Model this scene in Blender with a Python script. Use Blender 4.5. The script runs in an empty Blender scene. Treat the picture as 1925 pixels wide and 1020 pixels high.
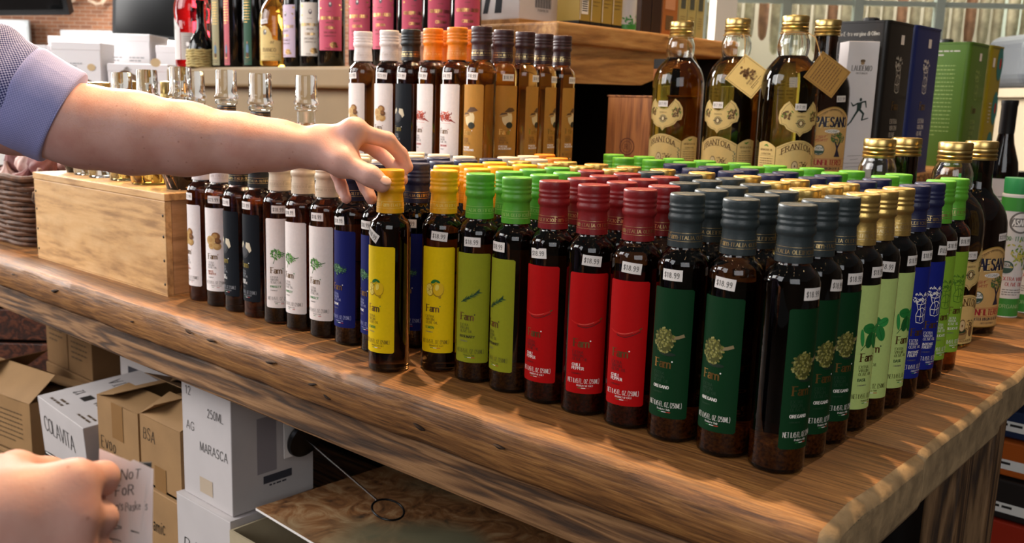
import bpy, bmesh, math, random
import numpy as np
from mathutils import Vector, Matrix, Euler

S = bpy.context.scene
COL = S.collection
PI = math.pi
rnd = random.Random(7)

# ------------------------------------------------------------------ camera
CAM = Vector((0.35624, -0.82778, 0.33844))
YAW, PITCH, ROLL = 0.7479226, 0.1839016, 0.0232696
F_PX = 1766.53
def cam_axes():
    f = Vector((-math.sin(YAW) * math.cos(PITCH), math.cos(YAW) * math.cos(PITCH), -math.sin(PITCH)))
    r0 = Vector((math.cos(YAW), math.sin(YAW), 0)); u0 = r0.cross(f)
    r = math.cos(ROLL) * r0 + math.sin(ROLL) * u0
    u = -math.sin(ROLL) * r0 + math.cos(ROLL) * u0
    return r, u, f
_r, _u, _f = cam_axes()
cd = bpy.data.cameras.new('camera'); cam = bpy.data.objects.new('camera', cd); COL.objects.link(cam)
cam.matrix_world = Matrix(((_r.x, _u.x, -_f.x, CAM.x), (_r.y, _u.y, -_f.y, CAM.y), (_r.z, _u.z, -_f.z, CAM.z), (0, 0, 0, 1)))
cd.sensor_width = 36.0; cd.sensor_fit = 'HORIZONTAL'
cd.lens = F_PX / 1925 * 36.0
cd.shift_x = 100.0 / 1925
cd.clip_start = 0.02; cd.clip_end = 100
cd.dof.use_dof = True; cd.dof.focus_distance = 1.08; cd.dof.aperture_fstop = 9.0
S.camera = cam

# ------------------------------------------------------------------ world, lights, exposure
S.view_settings.view_transform = 'Standard'
S.view_settings.look = 'None'
S.view_settings.gamma = 1.0
S.view_settings.use_curve_mapping = False
S.view_settings.exposure = 0.0
w = bpy.data.worlds.new('shop_ambient'); S.world = w; w.use_nodes = True
w.node_tree.nodes['Background'].inputs[0].default_value = (1.0, 0.95, 0.90, 1)
w.node_tree.nodes['Background'].inputs[1].default_value = 0.10

def aim(o, tgt):
    d = Vector(tgt) - o.location
    o.rotation_euler = d.to_track_quat('-Z', 'Y').to_euler()
def area(name, loc, tgt, sx, sy, power, col):
    l = bpy.data.lights.new(name, 'AREA'); l.shape = 'RECTANGLE'; l.size = sx; l.size_y = sy
    l.energy = power; l.color = col
    o = bpy.data.objects.new(name, l); COL.objects.link(o); o.location = loc; aim(o, tgt); return o
def spot(name, loc, tgt, power, ang, blend, rad, col):
    l = bpy.data.lights.new(name, 'SPOT'); l.energy = power; l.spot_size = math.radians(ang); l.spot_blend = blend
    l.shadow_soft_size = rad; l.color = col
    o = bpy.data.objects.new(name, l); COL.objects.link(o); o.location = loc; aim(o, tgt); return o
WARM = (1.0, 0.66, 0.36)
# assumed daylight of shop windows, unseen behind and beside the photographer, plus added fill lamps
area('window_daylight_front', (2.5, -3.3, 1.8), (-0.4, 0.0, 0.1), 3.0, 2.0, 66, (0.97, 0.98, 1.0))
area('window_daylight_side', (-2.3, -3.7, 2.3), (-0.6, 0.0, 0.1), 2.6, 2.0, 90, (0.98, 0.98, 1.0))
area('window_daylight_left', (-3.37, -2.1, 1.7), (-2.5, 0.62, 0.45), 1.8, 1.6, 100, (1.0, 0.97, 0.94))  # fill added to brighten the cake boxes, no window stands here
area('window_daylight_back', (-5.6, 1.35, 2.2), (-2.75, 0.85, 0.4), 2.4, 1.6, 800, (1.0, 0.96, 0.90))  # strong added lamp that brightens the cake boxes from behind, not a window
area('window_daylight_far', (-7.2, -1.2, 1.4), (-4.6, 3.2, 0.7), 2.0, 1.8, 260, (1.0, 0.97, 0.93))  # fill added to light the brick wall, no window stands here
# assumed warm ceiling spots over the table, themselves unseen
spot('ceiling_spot_light', (-0.62, 0.50, 2.05), (-0.05, -0.05, 0.0), 230, 62, 0.7, 0.03, WARM)
spot('ceiling_spot_light', (-1.35, 0.45, 2.05), (-0.95, -0.05, 0.0), 200, 52, 0.8, 0.03, WARM)
spot('ceiling_spot_light', (-0.75, 1.55, 2.15), (-0.75, 0.9, 0.3), 90, 75, 0.8, 0.03, WARM)
spot('ceiling_spot_light', (0.1, 1.9, 2.15), (-0.2, 1.1, 0.2), 80, 75, 0.8, 0.03, WARM)

# ------------------------------------------------------------------ materials
def srgb(h):
    h = h.lstrip('#'); o = []
    for i in (0, 2, 4):
        c = int(h[i:i + 2], 16) / 255
        o.append(c / 12.92 if c <= 0.04045 else ((c + 0.055) / 1.055) ** 2.4)
    return tuple(o) + (1.0,)
MATS = {}
def mat(name, col, rough=0.5, metal=0.0, trans=0.0, ior=1.45, var=0.0, vscale=40, bump=0.0, bscale=200, coat=0.0,
        emit=0.0, sss=0.0, spec=None, sheen=0.0):
    if name in MATS: return MATS[name]
    m = bpy.data.materials.new(name); m.use_nodes = True; nt = m.node_tree; b = nt.nodes['Principled BSDF']
    c = srgb(col) if isinstance(col, str) else tuple(col) + ((1.0,) if len(col) == 3 else ())
    b.inputs['Base Color'].default_value = c
    b.inputs['Roughness'].default_value = rough; b.inputs['Metallic'].default_value = metal
    b.inputs['Transmission Weight'].default_value = trans; b.inputs['IOR'].default_value = ior
    b.inputs['Coat Weight'].default_value = coat
    if spec is not None: b.inputs['Specular IOR Level'].default_value = spec
    if sheen: b.inputs['Sheen Weight'].default_value = sheen
    if sss:
        b.inputs['Subsurface Weight'].default_value = sss
        b.inputs['Subsurface Radius'].default_value = (0.012, 0.005, 0.003)
        b.inputs['Subsurface Scale'].default_value = 1.0
    if emit:
        b.inputs['Emission Color'].default_value = c; b.inputs['Emission Strength'].default_value = emit
    if var or bump:
        tc = nt.nodes.new('ShaderNodeTexCoord')
    if var:
        n = nt.nodes.new('ShaderNodeTexNoise'); n.inputs['Scale'].default_value = vscale; n.inputs['Detail'].default_value = 5
        nt.links.new(tc.outputs['Object'], n.inputs['Vector'])
        r = nt.nodes.new('ShaderNodeValToRGB')
        r.color_ramp.elements[0].position = 0.3; r.color_ramp.elements[1].position = 0.7
        r.color_ramp.elements[0].color = tuple(x * (1 - var) for x in c[:3]) + (1,)
        r.color_ramp.elements[1].color = tuple(min(1, x * (1 + var)) for x in c[:3]) + (1,)
        nt.links.new(n.outputs['Fac'], r.inputs[0]); nt.links.new(r.outputs[0], b.inputs['Base Color'])
    if bump:
        n2 = nt.nodes.new('ShaderNodeTexNoise'); n2.inputs['Scale'].default_value = bscale; n2.inputs['Detail'].default_value = 4
        nt.links.new(tc.outputs['Object'], n2.inputs['Vector'])
        bp = nt.nodes.new('ShaderNodeBump'); bp.inputs['Strength'].default_value = bump; bp.inputs['Distance'].default_value = 0.002
        nt.links.new(n2.outputs['Fac'], bp.inputs['Height']); nt.links.new(bp.outputs[0], b.inputs['Normal'])
    MATS[name] = m; return m

def wood(name, light, mid, dark, scale=(1.2, 14, 14), rough=0.6, bump=0.35, knots=0.0, stain=0.0, staincol='#3a2a1a', grain=1.0, rings=5.0, mixf=0.72):
    """long-grained wood; grain runs along the axis with the small scale"""
    if name in MATS: return MATS[name]
    m = bpy.data.materials.new(name); m.use_nodes = True; nt = m.node_tree; N = nt.nodes; L = nt.links
    b = N['Principled BSDF']; b.inputs['Roughness'].default_value = rough
    tc = N.new('ShaderNodeTexCoord'); mp = N.new('ShaderNodeMapping'); mp.inputs['Scale'].default_value = scale
    L.new(tc.outputs['Object'], mp.inputs['Vector'])
    n1 = N.new('ShaderNodeTexNoise'); n1.inputs['Scale'].default_value = 1.6; n1.inputs['Detail'].default_value = 3; n1.inputs['Distortion'].default_value = 1.2
    L.new(mp.outputs[0], n1.inputs['Vector'])
    mul = N.new('ShaderNodeMath'); mul.operation = 'MULTIPLY'; mul.inputs[1].default_value = rings * 6.28
    L.new(n1.outputs['Fac'], mul.inputs[0])
    sn = N.new('ShaderNodeMath'); sn.operation = 'SINE'; L.new(mul.outputs[0], sn.inputs[0])
    ma = N.new('ShaderNodeMath'); ma.operation = 'MULTIPLY_ADD'; ma.inputs[1].default_value = 0.5 * grain; ma.inputs[2].default_value = 0.5
    L.new(sn.outputs[0], ma.inputs[0])
    n2 = N.new('ShaderNodeTexNoise'); n2.inputs['Scale'].default_value = 9; n2.inputs['Detail'].default_value = 9; n2.inputs['Roughness'].default_value = 0.68
    L.new(mp.outputs[0], n2.inputs['Vector'])
    mx = N.new('ShaderNodeMix'); mx.data_type = 'FLOAT'; mx.inputs['Factor'].default_value = mixf
    L.new(ma.outputs[0], mx.inputs['A']); L.new(n2.outputs['Fac'], mx.inputs['B'])
    r = N.new('ShaderNodeValToRGB'); e = r.color_ramp.elements
    e[0].position = 0.33; e[0].color = srgb(dark); e[1].position = 0.68; e[1].color = srgb(light)
    k = e.new(0.5); k.color = srgb(mid)
    L.new(mx.outputs['Result'], r.inputs[0]); out = r.outputs[0]
    if stain:
        n3 = N.new('ShaderNodeTexNoise'); n3.inputs['Scale'].default_value = 6.5; n3.inputs['Detail'].default_value = 7; n3.inputs['Roughness'].default_value = 0.65
        mp3 = N.new('ShaderNodeMapping'); mp3.inputs['Scale'].default_value = (0.8, 1.6, 1.6); L.new(tc.outputs['Object'], mp3.inputs['Vector'])
        L.new(mp3.outputs[0], n3.inputs['Vector'])
        r3 = N.new('ShaderNodeValToRGB'); r3.color_ramp.elements[0].position = 0.48; r3.color_ramp.elements[1].position = 0.72
        r3.color_ramp.elements[0].color = (0, 0, 0, 1); r3.color_ramp.elements[1].color = (stain,) * 3 + (1,)
        L.new(n3.outputs['Fac'], r3.inputs[0])
        m2 = N.new('ShaderNodeMix'); m2.data_type = 'RGBA'; L.new(r3.outputs[0], m2.inputs['Factor']); L.new(out, m2.inputs['A'])
        m2.inputs['B'].default_value = srgb(staincol); out = m2.outputs['Result']
    if knots:
        v = N.new('ShaderNodeTexVoronoi'); v.inputs['Scale'].default_value = knots
        mp2 = N.new('ShaderNodeMapping'); mp2.inputs['Scale'].default_value = (0.6, 1.0, 1.0); L.new(tc.outputs['Object'], mp2.inputs['Vector'])
        L.new(mp2.outputs[0], v.inputs['Vector'])
        r2 = N.new('ShaderNodeValToRGB'); r2.color_ramp.elements[0].position = 0.05; r2.color_ramp.elements[1].position = 0.11
        r2.color_ramp.elements[0].color = (1, 1, 1, 1); r2.color_ramp.elements[1].color = (0, 0, 0, 1)
        L.new(v.outputs['Distance'], r2.inputs[0])
        m3 = N.new('ShaderNodeMix'); m3.data_type = 'RGBA'; L.new(r2.outputs[0], m3.inputs['Factor']); L.new(out, m3.inputs['A'])
        m3.inputs['B'].default_value = srgb('#2c1a0e'); out = m3.outputs['Result']
    L.new(out, b.inputs['Base Color'])
    bp = N.new('ShaderNodeBump'); bp.inputs['Strength'].default_value = bump; bp.inputs['Distance'].default_value = 0.003
    L.new(mx.outputs['Result'], bp.inputs['Height']); L.new(bp.outputs[0], b.inputs['Normal'])
    MATS[name] = m; return m

# ------------------------------------------------------------------ mesh helpers
class MB:
    def __init__(s): s.v = []; s.f = []; s.m = []; s.uv = None
    def add(s, v, f, mi=0):
        o = len(s.v); s.v += [tuple(p) for p in v]
        for q in f: s.f.append(tuple(i + o for i in q)); s.m.append(mi)
        return s
    def box(s, x0, x1, y0, y1, z0, z1, mi=0):
        v = [(x, y, z) for z in (z0, z1) for y in (y0, y1) for x in (x0, x1)]
        return s.add(v, [(0, 2, 3, 1), (4, 5, 7, 6), (0, 1, 5, 4), (2, 6, 7, 3), (0, 4, 6, 2), (1, 3, 7, 5)], mi)
    def obox(s, c, ax, ay, az, mi=0):
        c = Vector(c); v = [c + ax * i + ay * j + az * k for k in (-1, 1) for j in (-1, 1) for i in (-1, 1)]
        return s.add(v, [(0, 2, 3, 1), (4, 5, 7, 6), (0, 1, 5, 4), (2, 6, 7, 3), (0, 4, 6, 2), (1, 3, 7, 5)], mi)
    def lathe(s, prof, n=32, mi=0, close=False, c=(0, 0), z0=0):
        v = []; f = []; k = len(prof)
        for j in range(n):
            a = 2 * PI * j / n; ca, sa = math.cos(a), math.sin(a)
            v += [(c[0] + r * ca, c[1] + r * sa, z + z0) for r, z in prof]
        for j in range(n):
            j2 = (j + 1) % n
            for i in range(k - 1): f.append((j * k + i, j2 * k + i, j2 * k + i + 1, j * k + i + 1))
            if close: f.append((j * k + k - 1, j2 * k + k - 1, j2 * k, j * k))
        if not close:
            if prof[0][0] > 1e-6: f.append(tuple(j * k for j in reversed(range(n))))
            if prof[-1][0] > 1e-6: f.append(tuple(j * k + k - 1 for j in range(n)))
        return s.add(v, f, mi)
    def tube(s, pts, rad, n=8, mi=0, cap=True, flat=1.0):
        P = [Vector(p) for p in pts]; k = len(P); R = rad if isinstance(rad, (list, tuple)) else [rad] * k
        v = []; f = []; t0 = (P[1] - P[0]).normalized(); nrm = t0.orthogonal().normalized()
        for i in range(k):
            t = (P[min(i + 1, k - 1)] - P[max(i - 1, 0)]).normalized()
            nrm = (nrm - t * nrm.dot(t)).normalized(); bn = t.cross(nrm)
            for j in range(n):
                a = 2 * PI * j / n; v.append(P[i] + nrm * (R[i] * math.cos(a)) + bn * (R[i] * flat * math.sin(a)))
        for i in range(k - 1):
            for j in range(n):
                j2 = (j + 1) % n; f.append((i * n + j, i * n + j2, (i + 1) * n + j2, (i + 1) * n + j))
        if cap: f.append(tuple(reversed(range(n)))); f.append(tuple((k - 1) * n + j for j in range(n)))
        return s.add(v, f, mi)
    def prism(s, poly, z0, z1, mi=0):
        n = len(poly); v = [(x, y, z0) for x, y in poly] + [(x, y, z1) for x, y in poly]
        f = [tuple(reversed(range(n))), tuple(range(n, 2 * n))] + [(i, (i + 1) % n, n + (i + 1) % n, n + i) for i in range(n)]
        return s.add(v, f, mi)
    def ball(s, c, r, n=10, mi=0):
        if not isinstance(r, (tuple, list)): r = (r, r, r)
        prof = [(math.sin(PI * i / n), -math.cos(PI * i / n)) for i in range(n + 1)]
        o = len(s.v); s.lathe(prof, n + 2, mi)
        for i in range(o, len(s.v)):
            x, y, z = s.v[i]; s.v[i] = (c[0] + x * r[0], c[1] + y * r[1], c[2] + z * r[2])
        return s
    def mesh(s, name, mats, smooth=False, ang=None):
        me = bpy.data.meshes.new(name); me.from_pydata(s.v, [], s.f)
        for m in (mats if isinstance(mats, (list, tuple)) else [mats]): me.materials.append(m)
        if any(s.m): me.polygons.foreach_set('material_index', s.m)
        if smooth:
            me.polygons.foreach_set('use_smooth', [True] * len(me.polygons))
            try: me.set_sharp_from_angle(angle=math.radians(ang or 40))
            except Exception: pass
        me.update(); return me
    def build(s, name, mats, parent=None, smooth=False, bevel=0, seg=2, ang=None, **kw):
        o = link(name, s.mesh(name, mats, smooth, ang), parent, **kw)
        if bevel:
            bm = o.modifiers.new('bevel', 'BEVEL'); bm.width = bevel; bm.segments = seg; bm.limit_method = 'ANGLE'; bm.angle_limit = 0.6
        return o

def link(name, data, parent=None, label=None, cat=None, group=None, kind=None, loc=None, rotz=None):
    o = bpy.data.objects.new(name, data); COL.objects.link(o)
    if parent is not None: o.parent = parent
    if label: o['label'] = label
    if cat: o['category'] = cat
    if group: o['group'] = group
    if kind: o['kind'] = kind
    if loc is not None: o.location = loc
    if rotz is not None: o.rotation_euler = (0, 0, rotz)
    return o
def thing(name, label, cat, loc=(0, 0, 0), rotz=0.0, group=None):
    o = link(name, None, None, label, cat, group, loc=loc, rotz=rotz); o.empty_display_size = 0.03; return o
def struct(name, mb, mats, parent=None, **kw):
    o = mb.build(name, mats, parent, **kw)
    if parent is None: o['kind'] = 'structure'
    return o
def kid(parent, name, data, **kw): return link(name, data, parent, **kw)

# ------------------------------------------------------------------ flat art: polygons and stroke lettering in mm, wrapped or laid flat
FONT = {}
def _font():
    raw = """A 7|0,0 3.5,10 7,0|1.2,3.4 5.8,3.4
B 6|0,0 0,10|0,10 3.5,10 5.2,9 5.2,6.5 3.5,5.4 0,5.4|3.5,5.4 5.8,4.2 5.8,1.4 4,0 0,0
C 7|6.6,8 5.2,9.7 3.5,10 1.5,9 0.3,6.8 0.3,3.2 1.5,1 3.5,0 5.2,.3 6.6,2
D 7|0,0 0,10|0,10 3.6,10 6,8.6 6.8,5 6,1.4 3.6,0 0,0
E 5.5|0,0 0,10|0,10 5.3,10|0,5.2 4,5.2|0,0 5.5,0
F 5.2|0,0 0,10|0,10 5.2,10|0,5.2 4,5.2
G 7|6.6,8 5.2,9.7 3.5,10 1.5,9 0.3,6.8 0.3,3.2 1.5,1 3.5,0 5.5,.4 6.6,1.5|6.6,1.5 6.6,4.4 4.4,4.4
H 7|0,0 0,10|7,0 7,10|0,5.2 7,5.2
I 1.5|.8,0 .8,10
J 4|3.4,10 3.4,2 2.4,.3 1,.2 0,1.5
K 6.5|0,0 0,10|6,10 0,4.6|2,6.2 6.5,0
L 5.2|0,0 0,10|0,0 5.2,0
M 8|0,0 .6,10|.6,10 4,1|4,1 7.4,10|7.4,10 8,0
N 7|0,0 0,10|0,10 7,0|7,0 7,10
O 7|3.5,10 1.5,9 .3,6.8 .3,3.2 1.5,1 3.5,0 5.5,1 6.7,3.2 6.7,6.8 5.5,9 3.5,10
P 5.8|0,0 0,10|0,10 3.6,10 5.4,9 5.4,6 3.6,4.9 0,4.9
Q 7|3.5,10 1.5,9 .3,6.8 .3,3.2 1.5,1 3.5,0 5.5,1 6.7,3.2 6.7,6.8 5.5,9 3.5,10|4,2 6.8,-1
R 6.5|0,0 0,10|0,10 3.6,10 5.4,9 5.4,6.2 3.6,5.2 0,5.2|3,5.2 6.3,0
S 5.5|5,8.4 4,9.7 2.6,10 1,9.4 .4,7.8 1,6.2 4.2,4.4 5.1,2.8 4.6,1 3,0 1.4,.2 .2,1.6
T 6.5|3.2,0 3.2,10|0,10 6.5,10
U 7|0,10 0,3 1,.8 3.5,0 6,.8 7,3 7,10
V 7|0,10 3.5,0|3.5,0 7,10
W 9|0,10 2.2,0|2.2,0 4.5,9|4.5,9 6.8,0|6.8,0 9,10
X 6.5|0,10 6.5,0|0,0 6.5,10
Y 6.5|0,10 3.2,5|3.2,5 6.5,10|3.2,5 3.2,0
Z 6|0,10 6,10|6,10 0,0|0,0 6,0
0 5|2.5,10 .8,8.6 .2,5 .8,1.4 2.5,0 4.2,1.4 4.8,5 4.2,8.6 2.5,10
1 3.4|.3,8 1.9,10 1.9,0
2 5|.4,7.6 1.2,9.6 2.6,10 4.2,9.2 4.6,7.4 3.8,5.4 .2,0|.2,0 4.9,0
3 5|.5,8.8 1.8,10 3.6,9.8 4.5,8 3.8,6 2.2,5.4|2.2,5.4 4.2,4.8 4.9,2.8 4,.6 2.2,0 .4,1
4 5.2|3.8,0 3.8,10|3.8,10 .2,3|.2,3 5.2,3
5 5|4.5,10 1,10|1,10 .7,5.6|.7,5.6 2.6,6.2 4.4,5.2 4.9,3 4,.8 2.2,0 .4,.9
7 4.8|.2,10 4.8,10|4.8,10 1.6,0
8 5|2.5,5.4 .8,6.6 .7,8.6 2.5,10 4.3,8.6 4.2,6.6 2.5,5.4 .5,3.8 .4,1.4 2.5,0 4.6,1.4 4.5,3.8 2.5,5.4
9 5|4.5,6.6 3.4,4.8 1.8,4.8 .6,6.2 .6,8.4 2,10 3.6,9.8 4.6,8 4.5,4 3.6,1 2,0 .8,.4
$ 5|4.6,8 3.6,9.2 1.6,9.2 .6,7.8 1.2,6 3.8,4.4 4.5,2.8 3.6,1 1.4,1 .4,2.2|2.5,-1 2.5,11
. 1.6|.5,0 .9,.9
, 1.6|.9,.9 .3,-1.4
' 1.5|.9,10 .5,7.6
- 3.5|.4,4.6 3.2,4.6
( 2.6|2.4,11 .8,8.5 .3,5 .8,1.5 2.4,-1
) 2.6|.2,11 1.8,8.5 2.3,5 1.8,1.5 .2,-1
a 5|.6,5.4 1.8,6.6 3.2,6.5 4,5.2 4,0|4,3.8 1.6,3.6 .4,2.4 .5,.8 1.8,0 3.2,.5 4,1.8
b 5|0,0 0,10|0,5 1.6,6.6 3.6,6.2 4.6,4.4 4.4,1.8 3.2,.2 1.4,.2 0,1.6
c 4.6|4.3,5.4 3,6.6 1.4,6.2 .3,4.4 .4,1.8 1.6,.2 3.2,.1 4.4,1.3
d 5|4.6,0 4.6,10|4.6,5 3,6.6 1.4,6.2 .3,4.4 .4,1.8 1.6,.2 3.2,.2 4.6,1.6
e 4.8|.4,3.6 4.5,3.6 4,5.8 2.6,6.6 1.2,6 .3,4 .4,1.8 1.6,.2 3.2,.1 4.5,1.4
g 5|4.6,6.4 4.6,-1.4 3.4,-3 1.6,-3 .5,-2|4.6,5 3,6.6 1.4,6.2 .3,4.4 .4,1.8 1.6,.2 3.2,.2 4.6,1.6
i 1.4|.7,0 .7,6.4|.7,8.4 .7,9.2
k 5|0,0 0,10|4.4,6.4 0,2.6|1.4,3.8 4.8,0
l 1.4|.7,0 .7,10
m 8|0,0 0,6.4|0,4.8 1.6,6.5 3.2,6.2 3.9,4.6 3.9,0|3.9,4.8 5.5,6.5 7.1,6.2 7.8,4.6 7.8,0
n 5|0,0 0,6.4|0,4.8 1.8,6.6 3.6,6.2 4.4,4.6 4.4,0
o 5|2.4,6.6 .9,5.8 .2,3.3 .9,.8 2.4,0 3.9,.8 4.6,3.3 3.9,5.8 2.4,6.6
r 3.6|0,0 0,6.4|0,4.2 1.2,6 2.6,6.6 3.6,6.2
s 4.2|3.8,5.4 2.6,6.6 1.2,6.4 .5,5.2 1.2,4 3.2,2.9 3.8,1.7 3,.2 1.4,0 .2,1
t 3.4|1.4,9 1.4,1.4 2.2,.2 3.3,.5|0,6.4 3.2,6.4
u 5|0,6.4 0,1.8 1,.2 2.6,.2 4.4,2|4.4,6.4 4.4,0
v 4.6|0,6.4 2.3,0|2.3,0 4.6,6.4
y 4.6|0,6.4 2.3,.4|4.6,6.4 1.4,-3
O/ 1|0,0 0,0"""
    for ln in raw.split('\n'):
        h, *st = ln.split('|'); ch, wd = h.rsplit(' ', 1)
        FONT[ch] = (float(wd), [[tuple(float(q) for q in p.split(',')) for p in s.split()] for s in st])
_font()

class Art:
    """2-D triangles with a material name and a layer"""
    def __init__(s): s.t = []; s.mats = []
    def grow(s, n0, cx, cy, k):
        s.t[n0:] = [tuple((cx + (q[0] - cx) * k, cy + (q[1] - cy) * k) for q in t[:3]) + t[3:] for t in s.t[n0:]]
    def mi(s, m):
        if m not in s.mats: s.mats.append(m)
        return s.mats.index(m)
    def tri(s, a, b, c, m, lay=0): s.t.append((a, b, c, s.mi(m), lay))
    def poly(s, pts, m, lay=0):
        n = len(pts); cx = sum(p[0] for p in pts) / n; cy = sum(p[1] for p in pts) / n
        for i in range(n): s.tri((cx, cy), pts[i], pts[(i + 1) % n], m, lay)
    def quad(s, a, b, c, d, m, lay=0): s.tri(a, b, c, m, lay); s.tri(a, c, d, m, lay)
    def rect(s, x0, x1, y0, y1, m, lay=0): s.quad((x0, y0), (x1, y0), (x1, y1), (x0, y1), m, lay)
    def ell(s, cx, cy, rx, ry, m, lay=0, rot=0, n=14):
        c, q = math.cos(rot), math.sin(rot)
        s.poly([(cx + rx * math.cos(2 * PI * i / n) * c - ry * math.sin(2 * PI * i / n) * q,
                 cy + rx * math.cos(2 * PI * i / n) * q + ry * math.sin(2 * PI * i / n) * c) for i in range(n)], m, lay)
    def ring(s, cx, cy, r0, r1, m, lay=0, n=20, sy=1.0):
        for i in range(n):
            a, b = 2 * PI * i / n, 2 * PI * (i + 1) / n
            s.quad((cx + r0 * math.cos(a), cy + r0 * sy * math.sin(a)), (cx + r1 * math.cos(a), cy + r1 * sy * math.sin(a)),
                   (cx + r1 * math.cos(b), cy + r1 * sy * math.sin(b)), (cx + r0 * math.cos(b), cy + r0 * sy * math.sin(b)), m, lay)
    def line(s, pts, wd, m, lay=0, w1=None):
        k = len(pts) - 1
        for i in range(k):
            (x0, y0), (x1, y1) = pts[i], pts[i + 1]; dx, dy = x1 - x0, y1 - y0; d = math.hypot(dx, dy) or 1
            wa = wd if w1 is None else wd + (w1 - wd) * i / k; wb = wd if w1 is None else wd + (w1 - wd) * (i + 1) / k
            e = 0.25 * min(wa, d); nx, ny = -dy / d, dx / d; ex, ey = dx / d * e, dy / d * e
            s.quad((x0 - ex + nx * wa / 2, y0 - ey + ny * wa / 2), (x0 - ex - nx * wa / 2, y0 - ey - ny * wa / 2),
                   (x1 + ex - nx * wb / 2, y1 + ey - ny * wb / 2), (x1 + ex + nx * wb / 2, y1 + ey + ny * wb / 2), m, lay)
    def text(s, txt, x, y, h, m, lay=1, wd=0.13, cond=1.0, serif=True, contrast=0.5, align='l', track=0.22, slant=0.0, jit=0.0, arch=None):
        sc = h / 10; tot = 0
        for ch in txt: tot += (3.5 if ch == ' ' else FONT.get(ch, FONT['-'])[0] + track * 10) * sc * cond
        if align == 'c': x -= tot / 2
        if align == 'r': x -= tot
        x_mid = x + tot / 2; x_start = x; R = random.Random(hash(len(txt)) + int(abs(y) * 10))
        for ch in txt:
            if ch == ' ': x += 3.5 * sc * cond; continue
            cw, st = FONT.get(ch, FONT['-']); jy = R.uniform(-jit, jit) * h; js = 1 + R.uniform(-jit, jit)
            def tf(p):
                px = x + (p[0] * js + slant * p[1]) * sc * cond; py = y + jy + p[1] * sc * js
                if arch:
                    t = (px - x_mid) / (tot / 2 or 1); py += arch * (1 - t * t)
                return (px, py)
            for pl in st:
                q = [tf(p) for p in pl]
                for i in range(len(q) - 1):
                    dx, dy = q[i + 1][0] - q[i][0], q[i + 1][1] - q[i][1]; d = math.hypot(dx, dy) or 1
                    vert = abs(dy) / d; ww = h * wd * ((1 - contrast) + contrast * vert)
                    s.line([q[i], q[i + 1]], ww, m, lay)
                if serif and h > 0:
                    for e, n2 in ((0, 1), (-1, -2)):
                        dx, dy = q[n2][0] - q[e][0], q[n2][1] - q[e][1]; d = math.hypot(dx, dy) or 1
                        if abs(dy) / d > 0.8 and len(q) == 2:
                            s.line([(q[e][0] - h * .14 * cond, q[e][1]), (q[e][0] + h * .14 * cond, q[e][1])], h * wd * .45, m, lay)
            x += (cw + track * 10) * sc * cond
        return x - x_start
    def para(s, x, y, w, n, lh, m, h=0.5, lay=1, R=random.Random(3)):
        """rows of small print too fine to read"""
        for i in range(n):
            xx = x
            while xx < x + w * (1 if i < n - 1 else .6):
                ww = R.uniform(1.0, 3.0) * h * 1.6
                s.rect(xx, min(xx + ww, x + w), y - i * lh, y - i * lh + h, m, lay); xx += ww + h * .8
    def mesh(s, name, place, maxlen=None):
        """place(u, v, lay) gives the 3-D point; long triangles are split first"""
        tris = s.t
        if maxlen:
            out = []; stack = list(tris)
            while stack:
                a, b, c, m, l = stack.pop(); du = max(abs(a[0] - b[0]), abs(b[0] - c[0]), abs(c[0] - a[0]))
                if du <= maxlen: out.append((a, b, c, m, l)); continue
                e = max(((abs(a[0] - b[0]), 0), (abs(b[0] - c[0]), 1), (abs(c[0] - a[0]), 2)))[1]
                if e == 1: a, b, c = b, c, a
                elif e == 2: a, b, c = c, a, b
                md = ((a[0] + b[0]) / 2, (a[1] + b[1]) / 2); stack += [(a, md, c, m, l), (md, b, c, m, l)]
            tris = out
        v = []; f = []; mi = []; ix = {}
        for a, b, c, m, l in tris:
            ar = (b[0] - a[0]) * (c[1] - a[1]) - (c[0] - a[0]) * (b[1] - a[1])
            if abs(ar) < 1e-9: continue
            if ar < 0: b, c = c, b
            q = []
            for p in (a, b, c):
                k = (round(p[0], 3), round(p[1], 3), l, m)
                if k not in ix: ix[k] = len(v); v.append(place(p[0], p[1], l))
                q.append(ix[k])
            if len(set(q)) == 3: f.append(q); mi.append(m)
        me = bpy.data.meshes.new(name); me.from_pydata(v, [], f)
        for m in s.mats: me.materials.append(m)
        me.polygons.foreach_set('material_index', mi); me.update(); return me

def on_cyl(R, z0=0.0, step=0.00006, off=0.00035):
    def p(u, v, l):
        a = u * 0.001 / R; r = R + off + step * l
        return (r * math.sin(a), -r * math.cos(a), z0 + v * 0.001)
    return p
def on_rev(rad, z0=0.0, step=0.00006, off=0.0002, Rref=0.0165):
    def p(u, v, l):
        a = u * 0.001 / Rref; z = z0 + v * 0.001; r = rad(z) + off + step * l
        return (r * math.sin(a), -r * math.cos(a), z)
    return p
def on_plane(o, ux, uy, off=0.0006, step=0.0001):
    o = Vector(o); ux = Vector(ux).normalized(); uy = Vector(uy).normalized(); n = ux.cross(uy)
    def p(u, v, l): return tuple(o + ux * (u * .001) + uy * (v * .001) + n * (off + step * l))
    return p
def prof_rad(prof):
    pr = sorted((z, r) for r, z in prof)
    def f(z):
        for (z0, r0), (z1, r1) in zip(pr, pr[1:]):
            if z0 <= z <= z1 and z1 > z0: return r0 + (r1 - r0) * (z - z0) / (z1 - z0)
        return pr[0][1]
    return f
def toward_cam(x, y, phi=0.0):
    """turn that brings a thing's front (-Y) round to the customers' side, plus phi degrees"""
    return math.atan2(CAM.y - y, CAM.x - x) + PI / 2 + math.radians(phi)

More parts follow.
